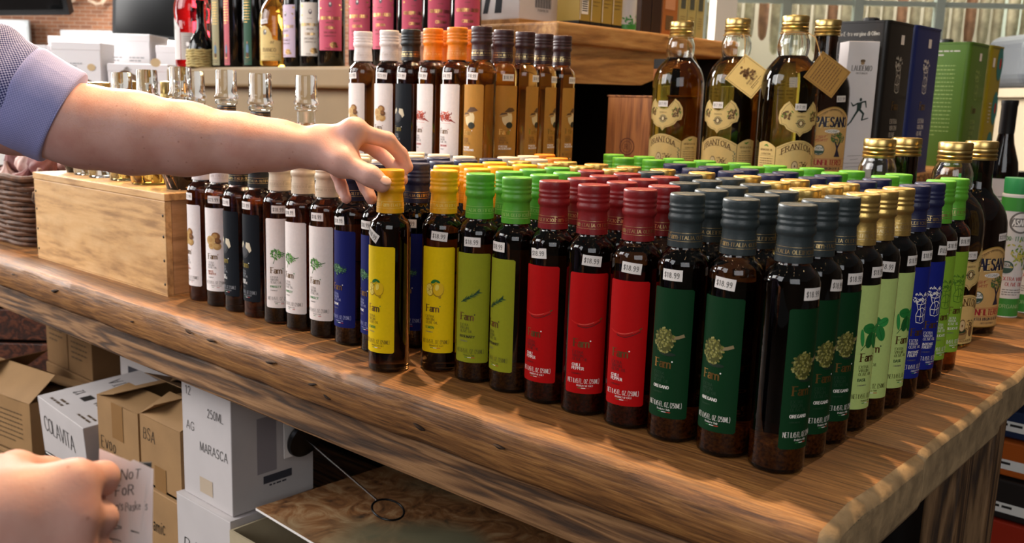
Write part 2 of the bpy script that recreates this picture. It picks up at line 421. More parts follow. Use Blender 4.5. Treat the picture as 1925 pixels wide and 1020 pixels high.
# ================================================================== the setting
FLOOR = -0.90
M_floor = wood('dark_floor_boards', '#4a3524', '#33241a', '#1c130d', (1.0, 9, 9), 0.55, 0.2)
struct('floor', MB().box(-9, 6, -5, 9, FLOOR - 0.05, FLOOR), M_floor)

M_endgrain = mat('grey_end_grain', '#97805f', 0.85, var=.35, vscale=38, bump=.8, bscale=90)
def plank_mesh(name, m, x0, x1, y0, y1, z0, z1, nx, ny, worn, seed, r=0.010, ends=(0, 1), hump=0.0):
    """a sawn plank whose long and end edges are rounded and a little worn"""
    R = random.Random(seed); ph = [R.uniform(0, 6.28) for _ in range(12)]
    def nz(t, k): return math.sin(t * 9 + ph[k]) * .5 + math.sin(t * 23 + ph[k + 1]) * .3 + math.sin(t * 61 + ph[k + 2]) * .2
    us = [0, .25 * r, r] + [r + (x1 - x0 - 2 * r) * i / nx for i in range(1, nx)] + [x1 - x0 - r, x1 - x0 - .25 * r, x1 - x0]
    def ring(x, inset):
        y0i, y1i, z0i, z1i = y0 + inset, y1 - inset, z0 + inset, z1 - inset
        wy = worn * nz(x, 0); wz = worn * .6 * nz(x + 3, 4); c = r * (1.0 + 0.5 * nz(x * 1.7, 6))
        pts = [(y0i + wy + c, z1i + wz * .3), (y0i + wy + c * .35, z1i - c * .2 + wz), (y0i + wy, z1i - c), (y0i + wy * .8 - hump, (z0 + z1) / 2),
               (y0i + wy * .6, z0i + c * .6), (y0i + wy * .6 + c * .6, z0i)]
        pts += [(y1i - r * .4, z0i), (y1i, z0i + r * .4), (y1i, z1i - r * .3), (y1i - r * .3, z1i)]
        for i in range(1, ny): 
            t = i / ny; pts.append((y1i - r * .3 + (y0i + c - y1i + r * .3) * t, z1i + worn * .12 * nz(x * 2 + t * 5, 8)))
        return pts
    v = []; f = []; k = None
    for u in us:
        e = min(u, x1 - x0 - u); ins = 0.0 if e >= r else (r - math.sqrt(max(0, r * r - (r - e) ** 2))) * .8
        p = ring(x0 + u, ins); k = len(p)
        v += [(x0 + u + worn * .8 * (nz(a * 6, 2) if (u > x1 - x0 - 2 * r) else 0), a, b) for a, b in p]
    for i in range(len(us) - 1):
        for j in range(k):
            j2 = (j + 1) % k; f.append((i * k + j, i * k + j2, (i + 1) * k + j2, (i + 1) * k + j))
    f.append(tuple(range(k))); f.append(tuple((len(us) - 1) * k + j for j in reversed(range(k))))
    b = MB(); b.add(v, f); b.m[-1] = 1
    for i in range((len(us) - 3) * k, (len(us) - 1) * k): b.m[i] = 1
    return b.mesh(name, [m, M_endgrain], smooth=True, ang=50)

table = thing('wooden_table', 'heavy rustic plank table with thick worn edges carrying the oil bottles', 'table', (0, 0, FLOOR))
TZ = -FLOOR
M_top = wood('worn_table_top', '#b07d44', '#87592c', '#4c2e16', (1.5, 34, 34), 0.5, 0.35, stain=0.5, staincol='#5a3a1e', mixf=0.9)
M_edge = wood('weathered_end_board', '#b59468', '#85643d', '#4b361f', (1.1, 13, 13), 0.7, 0.7, stain=0.5, staincol='#4b3a28', knots=3.0)
ys = [-0.105, 0.137, 0.44, 0.70, 1.0, 1.3, 1.6, 1.9, 2.2]
for i, (a, b) in enumerate(zip(ys, ys[1:])):
    me = plank_mesh('plank', M_top if i else M_top, -2.2, 0.100 - 0.004 * (i % 3), a + 0.0015, b - 0.0015, TZ - 0.057, TZ - (0 if i == 0 else .0004 * (i % 2)), 150 if i == 0 else 40, 4, 0.0035 if i < 3 else .002, 11 + i, r=0.012 if i == 0 else 0.008)
    kid(table, 'plank', me)
M_apron = wood('table_apron_wood', '#9a7148', '#6f4c2c', '#3d2817', (1.0, 16, 16), 0.7, 0.5, stain=0.3)
MB().box(-2.15, 0.03, -0.088, -0.05, TZ - 0.110, TZ - 0.058).build('apron', M_apron, table, bevel=0.006)
MB().box(-2.15, -0.02, 2.10, 2.14, TZ - 0.110, TZ - 0.058).build('apron', M_apron, table, bevel=0.006)
M_leg = wood('table_leg_wood', '#8a6a48', '#63482d', '#36261a', (16, 16, 1.0), 0.7, 0.4)
for (x, y) in ((0.01, 0.60), (0.01, 0.775), (0.01, 2.05), (-2.12, 0.02), (-2.12, 2.05)):
    MB().box(x - .025, x + .020, y - .03, y + .03, 0, TZ - 0.058).build('leg', M_leg, table, bevel=0.004)
M_pit = mat('dark_nail_hole', '#2a1a0e', 0.9)
for (x, z, w_) in ((-1.49, -0.020, .012), (-1.31, -0.024, .026), (-1.03, -.030, .009), (-0.86, -.014, .016), (-0.80, -.016, .018), (-0.655, -.018, .020), (-0.565, -.028, .015), (-0.535, -.038, .013), (-0.37, -.034, .017), (-0.25, -.024, .014)):
    B = MB(); B.ball((0, 0, 0), 1.0, 8); R_ = random.Random(int(-x * 1000)); a_ = R_.uniform(-.35, .25)
    B.v = [(x + px * w_ * .5 * (1 + .3 * math.sin(3 * pz)), -0.1055 + py * .0030, TZ + z + pz * w_ * .12 + px * w_ * .5 * a_) for px, py, pz in B.v]
    B.build('nail_hole', M_pit, table, smooth=True)
M_shade = mat('pitch_black_board', '#070504', 0.95)
# black panels added, the shade below the table put into their colour
MB().box(-0.72, -0.06, 0.52, 0.535, 0.0, TZ - 0.06).build('back_panel', M_shade, table)
MB().box(-2.15, -0.72, 0.75, 0.765, 0.0, TZ - 0.06).build('back_panel', M_shade, table)
MB().box(-0.13, -0.115, 0.05, 2.0, 0.0, TZ - 0.06).build('side_panel', M_shade, table)

# ---- risers standing on the table
M_riser = wood('riser_pine', '#b98a52', '#96683a', '#5d3c1f', (1.0, 14, 14), 0.6, 0.4)
def riser(x0, x1, y0, y1, h, label, m):
    t = thing('display_riser', label, 'riser', ((x0 + x1) / 2, (y0 + y1) / 2, 0.0)); hx, hy = (x1 - x0) / 2, (y1 - y0) / 2
    MB().box(-hx, hx, -hy, hy, h - .018, h).build('top_board', m, t, bevel=.002)
    MB().box(-hx + .003, hx - .003, -hy + .003, -hy + .018, 0, h - .018).build('front_board', m, t, bevel=.002)
    MB().box(-hx + .003, hx - .003, hy - .018, hy - .003, 0, h - .018).build('back_board', m, t, bevel=.002)
    MB().box(-hx + .003, -hx + .018, -hy + .018, hy - .018, 0, h - .018).build('side_board', m, t, bevel=.002)
    MB().box(hx - .018, hx - .003, -hy + .018, hy - .018, 0, h - .018).build('side_board', m, t, bevel=.002)
    return t
TIER = 0.20
riser(-1.03, -0.655, 0.300, 0.585, TIER, 'low wooden riser under the saffron and porcini oil bottles', M_riser)
riser(-.995, -.872, .036, .225, .165, 'small pine riser hidden behind the white and black capped bottles', M_riser)
riser(-0.78, -0.285, 0.755, 2.05, TIER, 'low wooden riser under the big round bottles and oil tins', M_riser)

# ---- tan painted shelf unit
M_tan = mat('tan_paint', '#8a7350', 0.6, var=0.08, vscale=9, bump=0.15, bscale=60)
tan = thing('painted_shelf', 'tan painted shelf carrying dark vinegar bottles behind the crate', 'shelf', (-1.47, 0.75, 0))
MB().box(-0.655, 0.62, -0.15, -0.010, 0.350, 0.401).build('shelf_board', M_tan, tan, bevel=0.008, seg=3)
MB().box(-0.60, 0.60, -0.115, -0.095, 0.0, 0.350).build('front_panel', M_tan, tan, bevel=0.002)
MB().box(-0.60, -0.58, -0.095, -0.012, 0.0, 0.350).build('side_panel', M_tan, tan, bevel=0.002)
MB().box(0.58, 0.60, -0.095, -0.012, 0.0, 0.350).build('side_panel', M_tan, tan, bevel=0.002)

# ---- pine shelf unit behind
M_pine = wood('orange_pine', '#c99a5c', '#b07c42', '#86592c', (9, 1.0, 9), 0.5, 0.25, grain=.6)
M_dark = mat('unlit_brown_board', '#140d08', 0.9)  # boards added around the void, its shade put into their colour
pine = thing('pine_shelf', 'orange pine shelf with shaped apron carrying white and gold boxes', 'shelf', (-1.12, 1.15, 0))
MB().box(-0.30, 0.27, -0.398, 0.40, 0.452, 0.495).build('shelf_board', M_pine, pine, bevel=0.006, seg=3)
# shaped apron under the right edge
ap = [(-0.385, 0.452), (-0.385, 0.380), (-0.30, 0.372), (-0.05, 0.374), (0.02, 0.392), (0.05, 0.425), (0.06, 0.452)]
b = MB(); n = len(ap)
b.add([(0.235, y, z) for y, z in ap] + [(0.255, y, z) for y, z in ap], [tuple(range(n)), tuple(reversed(range(n, 2 * n)))] + [(i, n + i, n + (i + 1) % n, (i + 1) % n) for i in range(n)])
b.build('apron', M_pine, pine)
MB().box(-0.29, 0.255, -0.385, -0.365, 0.38, 0.452).build('apron', M_pine, pine)
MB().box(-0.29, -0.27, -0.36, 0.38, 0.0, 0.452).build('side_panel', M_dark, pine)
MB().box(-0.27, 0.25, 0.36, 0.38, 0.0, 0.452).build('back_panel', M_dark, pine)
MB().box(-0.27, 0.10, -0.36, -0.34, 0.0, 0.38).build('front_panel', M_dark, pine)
MB().box(0.20, 0.23, -0.36, -0.33, 0.0, 0.38).build('post', M_pine, pine)

# ================================================================== flavoured oil bottles
RB = 0.0257
M_glass = mat('brown_bottle_glass', (0.165, 0.062, 0.016), 0.03, trans=1.0, ior=1.46)
M_glass_up = mat('amber_bottle_glass', (0.42, 0.24, 0.055), 0.03, trans=1.0, ior=1.46)  # lighter copy of the brown glass, light from behind put into its tint
M_glass_gold = mat('golden_oil_glass', (0.72, 0.44, 0.11), 0.03, trans=1.0, ior=1.46)  # lightest copy of the bottle glass, backlight put into its tint
body_prof = [(0.0, 0.0018), (0.015, 0.0022), (0.021, 0.0004), (0.0235, 0.0003), (0.0252, 0.002), (RB, 0.005), (RB, 0.176), (0.0254, 0.1805), (0.0243, 0.1848),
             (0.0222, 0.1885), (0.0192, 0.1915), (0.0168, 0.1935), (0.0152, 0.1965), (0.0150, 0.200), (0.0150, 0.246), (0.0, 0.246)]
caps_prof = [(0.0153, 0.1975), (0.0169, 0.1978), (0.0168, 0.204), (0.0160, 0.2145), (0.0156, 0.2205), (0.0160, 0.2222), (0.0173, 0.2238), (0.0178, 0.2262),
             (0.0176, 0.2286), (0.0166, 0.2306), (0.0166, 0.2314), (0.0173, 0.2330), (0.0173, 0.2340), (0.0165, 0.2354), (0.0165, 0.2362), (0.0173, 0.2378), (0.0173, 0.2388), (0.0166, 0.2402),
             (0.0168, 0.2416), (0.0171, 0.2426), (0.0171, 0.2476), (0.0168, 0.2491), (0.0161, 0.2499), (0.0148, 0.2500), (0.0128, 0.2493), (0.006, 0.2491), (0.0, 0.2492)]
caprad = prof_rad(caps_prof[1:6])
PW = mat('paper_white', '#e9e3de', 0.65); PK = mat('print_black', '#15120f', 0.6); PWH = mat('print_white', '#f2eee8', 0.6)
PG = mat('print_gold', (0.75, 0.48, 0.16), 0.28, metal=1.0); PBZ = mat('print_bronze', (0.42, 0.25, 0.10), 0.35, metal=1.0)
PGR = mat('print_grey', '#6f6a66', 0.6); PGN = mat('print_green', '#1f7a2c', 0.6); PRD = mat('print_red', '#b3201c', 0.6)
POR = mat('print_rust', '#9a4a20', 0.6); PDG = mat('print_dark_green', '#1d3f26', 0.6)
FLG = mat('flag_green', '#2f7a3e', .6); FLW = mat('flag_white', '#f0eeea', .6); FLR = mat('flag_red', '#b8352c', .6)

def art_lemon(A, x, y):
    Y1 = mat('lemon_skin', '#e3b900', .5); Y2 = mat('lemon_shade', '#a88400', .5); Y3 = mat('lemon_flesh', '#f0d860', .5); G = mat('lemon_leaf', '#1d6b28', .5)
    A.ell(x - 5, y - .5, 4.2, 6.2, Y2, 2, .1); A.ell(x - 5.4, y - .5, 3.5, 5.4, Y3, 3, .1)
    for i in range(7):
        a = i * PI * 2 / 7; A.line([(x - 5.4, y - .5), (x - 5.4 + 3 * math.cos(a), y - .5 + 4.8 * math.sin(a))], .35, Y2, 4)
    A.ell(x + 2.8, y, 5.6, 6.8, Y2, 5, -.12); A.ell(x + 3.2, y + .4, 4.9, 6.2, Y1, 6, -.12); A.ell(x + 2, y + 2, 1.8, 3, Y3, 7, -.2); A.ell(x + 4.6, y - 6.8, 1.3, 1.4, Y2, 6)
    A.ell(x - 1.2, y + 7.4, 3.2, 1.5, G, 8, .5); A.ell(x + 2.6, y + 7.6, 2.4, 1.1, G, 8, -.5); A.line([(x - 3.5, y + 5.6), (x + 1.4, y + 8)], .5, G, 8)
def art_rosemary(A, x, y):
    G = mat('rosemary_needle', '#173b20', .5); G2 = mat('rosemary_light', '#2f5a2c', .5)
    p = [(x - 9, y - 5.5), (x - 3, y - 2), (x + 4, y + 2), (x + 9, y + 6)]; A.line(p, .7, G, 2)
    R = random.Random(1)
    for i in range(30):
        t = i / 29 * 2.7 + .2; k = min(int(t), 2); q = t - k; px = p[k][0] + (p[k + 1][0] - p[k][0]) * q; py = p[k][1] + (p[k + 1][1] - p[k][1]) * q
        a = math.radians(32) + (1 if i % 2 else -1) * R.uniform(.4, .9); l = R.uniform(2.4, 4.2)
        A.line([(px, py), (px + l * math.cos(a), py + l * math.sin(a))], .95, G if R.random() < .7 else G2, 3, w1=.2)
def art_chili(A, x, y):
    r1 = mat('chili_skin', '#c3160f', .4); r2 = mat('chili_gloss', '#e0655a', .4); d = mat('chili_shadow', '#4a0505', .6); g = mat('chili_stalk', '#35551a', .5)
    c = [(x - 14 + 28 * i / 14, y - 4.2 * math.sin(PI * (i / 14) ** .9) + 2 * (i / 14)) for i in range(15)]
    A.line([(px + 1, py - 2.6 + .9 * abs(px - x) / 14) for px, py in c[3:]], .7, d, 2)
    for i in range(14):
        wa = .4 + 2.0 * math.sin(PI * min(1, (i + 1) / 16)) ; A.line([c[i], c[i + 1]], wa, r1, 3)
    A.line([(px, py + .45) for px, py in c[4:12]], .4, r2, 4); A.line([c[-1], (c[-1][0] + 2.2, c[-1][1] + 1.6)], .8, g, 4); A.line([(px, py - .8) for px, py in c[3:12]], .35, d, 4)
def cluster(A, x, y, rx, ry, cols, n, r, seed, stem=None, lay=2):
    R = random.Random(seed)
    for i in range(n):
        a = R.uniform(0, 2 * PI); q = math.sqrt(R.random()); A.ell(x + rx * q * math.cos(a), y + ry * q * math.sin(a), R.uniform(.6, 1) * r, R.uniform(.6, 1) * r, cols[R.randrange(len(cols))], lay + 1 + i % 5, R.random() * 3, 6)
    if stem: A.line(stem[0], stem[1], stem[2], lay)
def art_oregano(A, x, y):
    c = [mat('oregano_bud_%d' % i, h, .6) for i, h in enumerate(('#6b6a2a', '#84813a', '#4a4c1c', '#9c985a'))]
    A.ell(x - 2, y, 6.4, 7.4, c[2], 2); cluster(A, x - 2, y, 7, 8, c, 170, .85, 4, ([(x + 2, y + 1.5), (x + 7, y + 2.6), (x + 10, y + 3.8)], 2.0, mat('oregano_stem', '#8a7a56', .6)))
    A.ell(x + 1, y - 8.5, 5, 1.2, mat('oregano_shade', '#0a2412', .7), 2)
def art_basil(A, x, y):
    g = [mat('basil_leaf_%d' % i, h, .5) for i, h in enumerate(('#1f7a34', '#2c9142', '#145f27'))]
    for i, (dx, dy, rx, ry, a) in enumerate(((-3, 5, 6, 4.2, -.1), (5.5, 4, 4.6, 3.6, .6), (-2, -4, 3.8, 6.6, -.25), (3.6, -5, 3.6, 6.6, .3), (-9, -2, 1.5, 7, .12))): A.ell(x + dx, y + dy, rx, ry, g[i % 3], 3 + i, a)
    A.line([(x, y), (x - 9, y - 12)], .6, g[2], 2)
    for q in ((-7, 5, 3, 5.6), (1.5, 2, 9, 6), (-1, 0, -3.4, -9), (2, -1, 5, -10)): A.line([(x + q[0], y + q[1]), (x + q[2], y + q[3])], .3, g[2], 9)
def art_parsley(A, x, y, dark=False):
    hs = ('#3f7a2a', '#5c9a3c', '#2c5f1f', '#76b052') if not dark else ('#2d5c34', '#3f7a48', '#214a2a', '#6c9a70')
    c = [mat(('thyme' if dark else 'parsley') + '_leaf_%d' % i, h, .6) for i, h in enumerate(hs)]
    cluster(A, x - 3, y, 6.5, 6.5, c, 90, .95, 9); cluster(A, x + 3.5, y - .5, 4, 3, c, 24, .8, 5)
    A.line([(x, y), (x + 6, y + .4), (x + 11, y + 2)], .8, c[2], 2); A.line([(x - 3, y - 3), (x - 6, y - 11)], .6, c[2], 2)
    if dark:
        for i in range(9): A.line([(x - 11 + i * 2.6, y - 3), (x - 12 + i * 2.6, y + 5)], .4, c[2], 3)
        cluster(A, x - 7, y + 1, 6, 4.5, c, 44, .8, 21); cluster(A, x + 6, y - 1, 5, 3.5, c, 30, .8, 22)
def art_walnut(A, x, y):
    c = [mat('walnut_%d' % i, h, .6) for i, h in enumerate(('#8a5a2c', '#b98f52', '#c9a465', '#6b4420'))]
    for i, (dx, dy, r) in enumerate(((2, 5, 4.6), (-3.4, 1, 5.2), (3.5, -4.6, 4.2), (-2.5, -4.5, 3.6), (4.5, 0.4, 3))):
        A.ell(x + dx, y + dy, r, r * .92, c[(0, 2, 1, 2, 3)[i]], 2 + 2 * i); A.ell(x + dx - .6, y + dy + .6, r * .6, r * .5, c[(1, 1, 2, 1, 0)[i]], 3 + 2 * i)
def art_truffle(A, x, y):
    d = mat('truffle_skin', '#3a3c40', .7); d2 = mat('truffle_mid', '#24262a', .7); l = mat('truffle_flesh', '#cfc4a8', .6)
    A.ell(x - 2, y - 2, 7, 7.4, d2, 2); A.ell(x - 2.4, y - 1.2, 5.6, 6, d, 3); A.poly([(x + 1, y + 7), (x + 6, y + 6.4), (x + 8, y - 1), (x + 5.5, y - 3.5), (x + 4, y - 1), (x + .4, y + 2)], l, 4)
    A.poly([(x - 8, y + 5), (x - 4.5, y + 8), (x - 3, y + 5), (x - 6, y + 1), (x - 8.4, y + .6)], l, 4)
def art_saffron(A, x, y):
    c = [mat('saffron_%d' % i, h, .6) for i, h in enumerate(('#b0381c', '#d0582c', '#8f2412'))]; R = random.Random(2)
    for i in range(75):
        a = R.uniform(0, 6.28); q = R.uniform(0, 1) ** .7; px, py = x - 2 + 9 * q * math.cos(a), y + 5.4 * q * math.sin(a); b = R.uniform(0, 6.28); l = R.uniform(1.5, 4)
        A.line([(px, py), (px + l * math.cos(b), py + l * .6 * math.sin(b)), (px + 1.5 * l * math.cos(b + .7), py + l * .9 * math.sin(b + .7))], .8, c[i % 3], 2 + i % 3)
    for i in range(6): A.line([(x + 2, y - 3), (x + 9 + i, y - 4 - i * .7), (x + 13 - i, y - 7.5 + i * .6)], .4, c[2], 3)
    A.line([(x - 10, y - 8), (x + 8, y - 8.6)], .3, c[1], 2)
def art_porcini(A, x, y):
    t = mat('porcini_cap', '#5a3d20', .6); t2 = mat('porcini_cap_edge', '#b08a50', .6); s_ = mat('porcini_stem', '#d9c79a', .6); d = mat('porcini_base', '#26281a', .7)
    A.ell(x + 2.5, y - 2, 4.6, 8, s_, 3, -.15); A.ell(x - 2, y - 2.5, 3.2, 6.4, s_, 4, .25); A.ell(x + 3.4, y - 8.5, 4.2, 3.6, d, 5)
    A.poly([(x - 3, y + 6), (x + 2, y + 11), (x + 7, y + 11), (x + 11, y + 7.5), (x + 4, y + 5.5)], t, 6); A.poly([(x - 3, y + 6), (x + 4, y + 5.5), (x + 11, y + 7.5), (x + 4, y + 4.4)], t2, 7)
    A.poly([(x - 9, y + 1), (x - 6, y + 5), (x - 1, y + 5.4), (x + 1.5, y + 2.6), (x - 4, y + .4)], t2, 8); A.poly([(x - 8, y + 2.6), (x - 6, y + 5), (x - 1, y + 5.4), (x + .6, y + 3.8)], t, 9)
def art_tree(A, x, y, m):
    R = random.Random(5)
    def L(*p): A.line([(x + a, y + b) for a, b in p], .7, m, 2)
    L((-6, -13), (-7, -6), (-5, -1), (-7, 5), (-4, 10)); L((6, -13), (6, -6), (7, 0), (4, 5), (5, 9)); L((-6, -13), (0, -14.5), (6, -13)); L((-2, -12), (-1, -4), (-3, 2), (0, 8)); L((3, -12), (2, -5), (4, 1))
    L((-5, -1), (0, 1), (6, -2)); L((-6, -7), (0, -8), (6, -6)); L((-4, 10), (0, 8), (5, 9)); L((-7, 5), (-1, 4), (4, 5))
    for i in range(22):
        a = R.uniform(-10, 9), R.uniform(5, 14); L(a, (a[0] + R.uniform(-3, 3), a[1] + R.uniform(-1, 3)))
    for i in range(12): A.ell(x + R.uniform(-10, 9), y + R.uniform(7, 15), .9, 1.1, m, 3, 0, 6)

GROW = dict(oregano=1.62, lemon=1.35, chili=1.12, rosemary=1.25, thyme=1.15, parsley=1.25, white_truffle=1.6, black_truffle=1.5, saffron=1.35, porcini=1.5, basil=1.35, intense=1.2, delicate=1.2)
def make_label(kind, lab, art, name, fam=PBZ, ink=PGR, nameink=None, netink=None, dense=0, olio=None, small=PGR, prod='PRODUCT OF ITALY', y0=80, ax=-2):
    bg = MB(); W, H = 22.5, 132.5; n = 22; rr = 1.6
    v = []; f = []
    for i in range(n + 1):
        u = -W + 2 * W * i / n; a = u * .001 / RB; e = W - abs(u); tr = 0 if e >= rr else (rr - math.sqrt(max(0, rr * rr - (rr - e) ** 2)))
        for z in (tr, H - tr): v.append(((RB + .00022) * math.sin(a), -(RB + .00022) * math.cos(a), .0255 + z * .001))
    for i in range(n): f.append((2 * i, 2 * i + 2, 2 * i + 3, 2 * i + 1))
    bg.add(v, f); lm = bg.mesh('label', lab, smooth=True, ang=80)
    A = Art(); art(A, ax, y0); A.grow(0, ax, y0, GROW.get(kind, 1.3))
    A.text('Fam', -13.5, 52, 8.4, fam, 3, wd=.19, contrast=.6, track=.08); A.ell(4.6, 59, .8, .8, nameink or ink, 3)
    for i, t in enumerate(('EXTRA', 'VIRGIN', 'OLIVE OIL')): A.text(t, -14.5, 44.5 - i * 3.9, 2.9, ink, 3, wd=.14)
    ni = nameink or ink
    for i, t in enumerate(name): A.text(t, -14.5, 30.5 - i * 3.9, 2.9, ni, 3, wd=.22)
    A.text('CONDIMENT', -14.5, 30.5 - len(name) * 3.9 - 1.2, 1.5, small, 3, wd=.16)
    A.text('NET 8.45 FL. OZ. (250ML)', -19, 11.6, 5.0, netink or ink, 3, wd=.075, cond=.47, contrast=.3, serif=False)
    A.text(prod, -8, 8.2, 1.8, netink or ink, 3, wd=.15, cond=.8)
    A.rect(-7, -3, 6, 6.7, FLG, 3); A.rect(-3, 1.5, 6, 6.7, FLW, 3); A.rect(1.5, 6, 6, 6.7, FLR, 3)
    pm = A.mesh('label_print', on_cyl(RB, .0255), 4.0)
    return lm, pm

def make_caps(kind, cm, ink, dense=True):
    b = MB(); b.lathe(caps_prof, 36); me = b.mesh('capsule', cm, smooth=True, ang=60)
    A = Art(); rp = 2 * PI * 16.5
    A.rect(0, rp, 5.0, 5.35, ink, 1); A.rect(0, rp, 13.0, 13.35, ink, 1)
    for k in range(2):
        x = k * rp / 2 + 2
        x += A.text('OLEIFICIO', x, 7.2, 3.4, ink, 1, wd=.15, track=.25); x += A.text('Fam', x + .6, 7.2, 5.0, ink, 1, wd=.17, track=.1); A.text('-ITALIA', x + 1, 7.2, 3.4, ink, 1, wd=.15, track=.25)
    pm = A.mesh('capsule_print', on_rev(caprad, .199), 4.0)
    return me, pm

def price_mesh(txt, tilt=0.0, R=RB, z=0.1715, du=0.0, torn=False):
    B = MB(); W, H = 10.2, 5.6; c, s_ = math.cos(tilt), math.sin(tilt); n = 10; v = []; f = []
    def pl(u, w_, o):
        uu, vv = u * c - w_ * s_ + du, u * s_ + w_ * c; a = uu * .001 / R; r = R + o; return (r * math.sin(a), -r * math.cos(a), z + vv * .001)
    for i in range(n + 1):
        u = -W + 2 * W * i / n; top = H - (1.2 if torn and 3 < i < 6 else 0); v += [pl(u, -H, .0005), pl(u, top, .0005)]
    for i in range(n): f.append((2 * i, 2 * i + 2, 2 * i + 3, 2 * i + 1))
    B.add(v, f); bm_ = B.mesh('price_tag', PW, smooth=True, ang=80)
    A = Art(); A.text(txt, 0, -2.6, 5.0, PGR, 1, wd=.13, serif=False, contrast=0, align='c', cond=.85)
    pm = A.mesh('price_print', lambda u, v_, l: pl(u, v_, .0007), 3.0)
    return bm_, pm

def paper(n, h, var=.03): return mat(n, h, 0.62, var=var, vscale=300, spec=.15)
LIGHTINK = PWH
K = {}
def kind(k, desc, caphex, capink, labhex, art, name, caprough=.42, capmetal=0.0, glass=M_glass, sed=None, price='$18.99', **kw):
    cm = mat(k + '_capsule_foil', caphex, caprough, capmetal, var=.06, vscale=120, bump=.10, bscale=420)
    d = dict(desc=desc, price=price, glass=glass)
    d['caps'], d['capprint'] = make_caps(k, cm, capink)
    d['label'], d['print'] = make_label(k, paper(k + '_label_paper', labhex), art, name, **kw)
    b = MB(); b.lathe(body_prof, 40); d['body'] = b.mesh('glass_body', glass, smooth=True, ang=50)
    d['tags'] = [price_mesh(price, t, du=u, torn=(i == 2)) for i, (t, u) in enumerate(((0.0, -1.0), (-.09, 2.0), (.06, -3.0), (-.55, -8.0)))]
    if sed:
        sm = mat(k + '_herb_sediment', sed, 0.8, var=.85, vscale=300, bump=.6, bscale=500)
        b = MB(); b.lathe([(0, .0045), (.0225, .0045), (.0244, .007), (.0244, .027), (.021, .030), (.012, .0285), (0, .031)], 28); d['sed'] = b.mesh('herb_sediment', sm, smooth=True)
    K[k] = d
CAPGOLD = mat('capsule_gold_ink', (0.80, 0.60, 0.28), 0.3, metal=1.0)
kind('oregano', 'oregano oil bottle, slate capsule, dark green label', '#2b3436', CAPGOLD, '#093419', art_oregano, ['OREGANO'], fam=PG, ink=PDG, nameink=PWH, netink=PWH, small=PDG, sed='#8f6d36', prod='Product of Italy')
kind('chili', 'chili oil bottle, dark red capsule, red label', '#7a1418', CAPGOLD, '#b00a0c', art_chili, ['CHILI', 'PEPPER'], fam=PBZ, ink=mat('print_maroon', '#3d0a0c', .6), nameink=PWH, netink=PWH, small=mat('print_maroon', '#3d0a0c', .6), sed='#7a3018')
kind('rosemary', 'rosemary oil bottle, bright green capsule, olive label', '#4f9a2a', mat('capsule_green_ink', '#9ec46a', .4), '#8f9420', art_rosemary, ['ROSEMARY'], fam=PBZ, ink=mat('print_olive', '#4a4a18', .6), nameink=PK, sed='#7d6a30', prod='Product of Italy')
kind('lemon', 'lemon oil bottle, yellow capsule and label', '#e5a512', mat('capsule_yellow_ink', '#f0d070', .4), '#e8c60c', art_lemon, ['LEMON'], fam=PBZ, ink=mat('print_brown', '#4d3a10', .6), nameink=PGN)
kind('thyme', 'thyme oil bottle, navy capsule and label', '#1a2040', CAPGOLD, '#171e63', lambda A, x, y: art_parsley(A, x, y, True), ['THYME'], fam=PBZ, ink=mat('print_pale_blue', '#9aa0c8', .6), nameink=PWH, netink=mat('print_pale_blue', '#9aa0c8', .6), sed='#75613a', prod='Product of Italy')
kind('parsley', 'parsley oil bottle, cream capsule, white label', '#cdbfa8', mat('capsule_cream_ink', '#b3a58c', .4), '#e6ddd8', art_parsley, ['PARSLEY'], fam=mat('print_umber', '#6b5030', .5), ink=PGR, nameink=PGN, sed='#3c3018', prod='Product of Italy')
kind('black_truffle', 'truffle oil bottle, black capsule and label', '#16191c', CAPGOLD, '#161b21', art_truffle, ['BLACK', 'TRUFFLE'], fam=mat('print_old_gold', '#7a6a20', .5), ink=mat('print_silver', '#8f9398', .6), nameink=PWH, netink=mat('print_silver', '#8f9398', .6), price='$23.99')
kind('white_truffle', 'truffle oil bottle, white capsule and label', '#ddd3cf', mat('capsule_white_ink', '#c4b8b2', .4), '#e9e1dd', art_walnut, ['WHITE', 'TRUFFLE'], fam=mat('print_umber', '#6b5030', .5), ink=PGR, nameink=POR, price='$23.99')
kind('saffron', 'saffron oil bottle, orange capsule, white label', '#e07d12', mat('capsule_orange_ink', '#f0b060', .4), '#e9e1dd', art_saffron, ['SAFFRON'], fam=mat('print_umber', '#6b5030', .5), ink=PGR, nameink=PRD, glass=M_glass_up)
kind('porcini', 'porcini oil bottle, plum capsule, tan label', '#3a2226', CAPGOLD, '#b07f38', art_porcini, ['PORCINI', 'MUSHROOMS'], fam=PG, ink=mat('print_sepia', '#5c3c1c', .6), nameink=PWH, glass=M_glass_gold)
kind('basil', 'basil oil bottle, gold capsule, pale green label', (0.62, 0.42, 0.13), mat('capsule_pale_gold', (0.9, 0.75, 0.45), .3, metal=1), '#b5cc7a', art_basil, ['BASIL'], caprough=.33, capmetal=.85, fam=PBZ, ink=mat('print_olive', '#4a4a18', .6), nameink=PDG, sed='#75602a', prod='Product of Italy')
kind('intense', 'fruity oil bottle, navy capsule, royal blue label', '#1c2044', CAPGOLD, '#1b2580', lambda A, x, y: art_tree(A, x, y + 3, PWH), ['INTENSE', 'FRUITY'], fam=PBZ, ink=PWH)
kind('delicate', 'mild oil bottle, grass green capsule, lime label', '#5aa32c', CAPGOLD, '#84ad34', lambda A, x, y: art_tree(A, x, y + 3, mat('print_moss', '#4d7a1c', .6)), ['DELICATE'], fam=PBZ, ink=PWH)

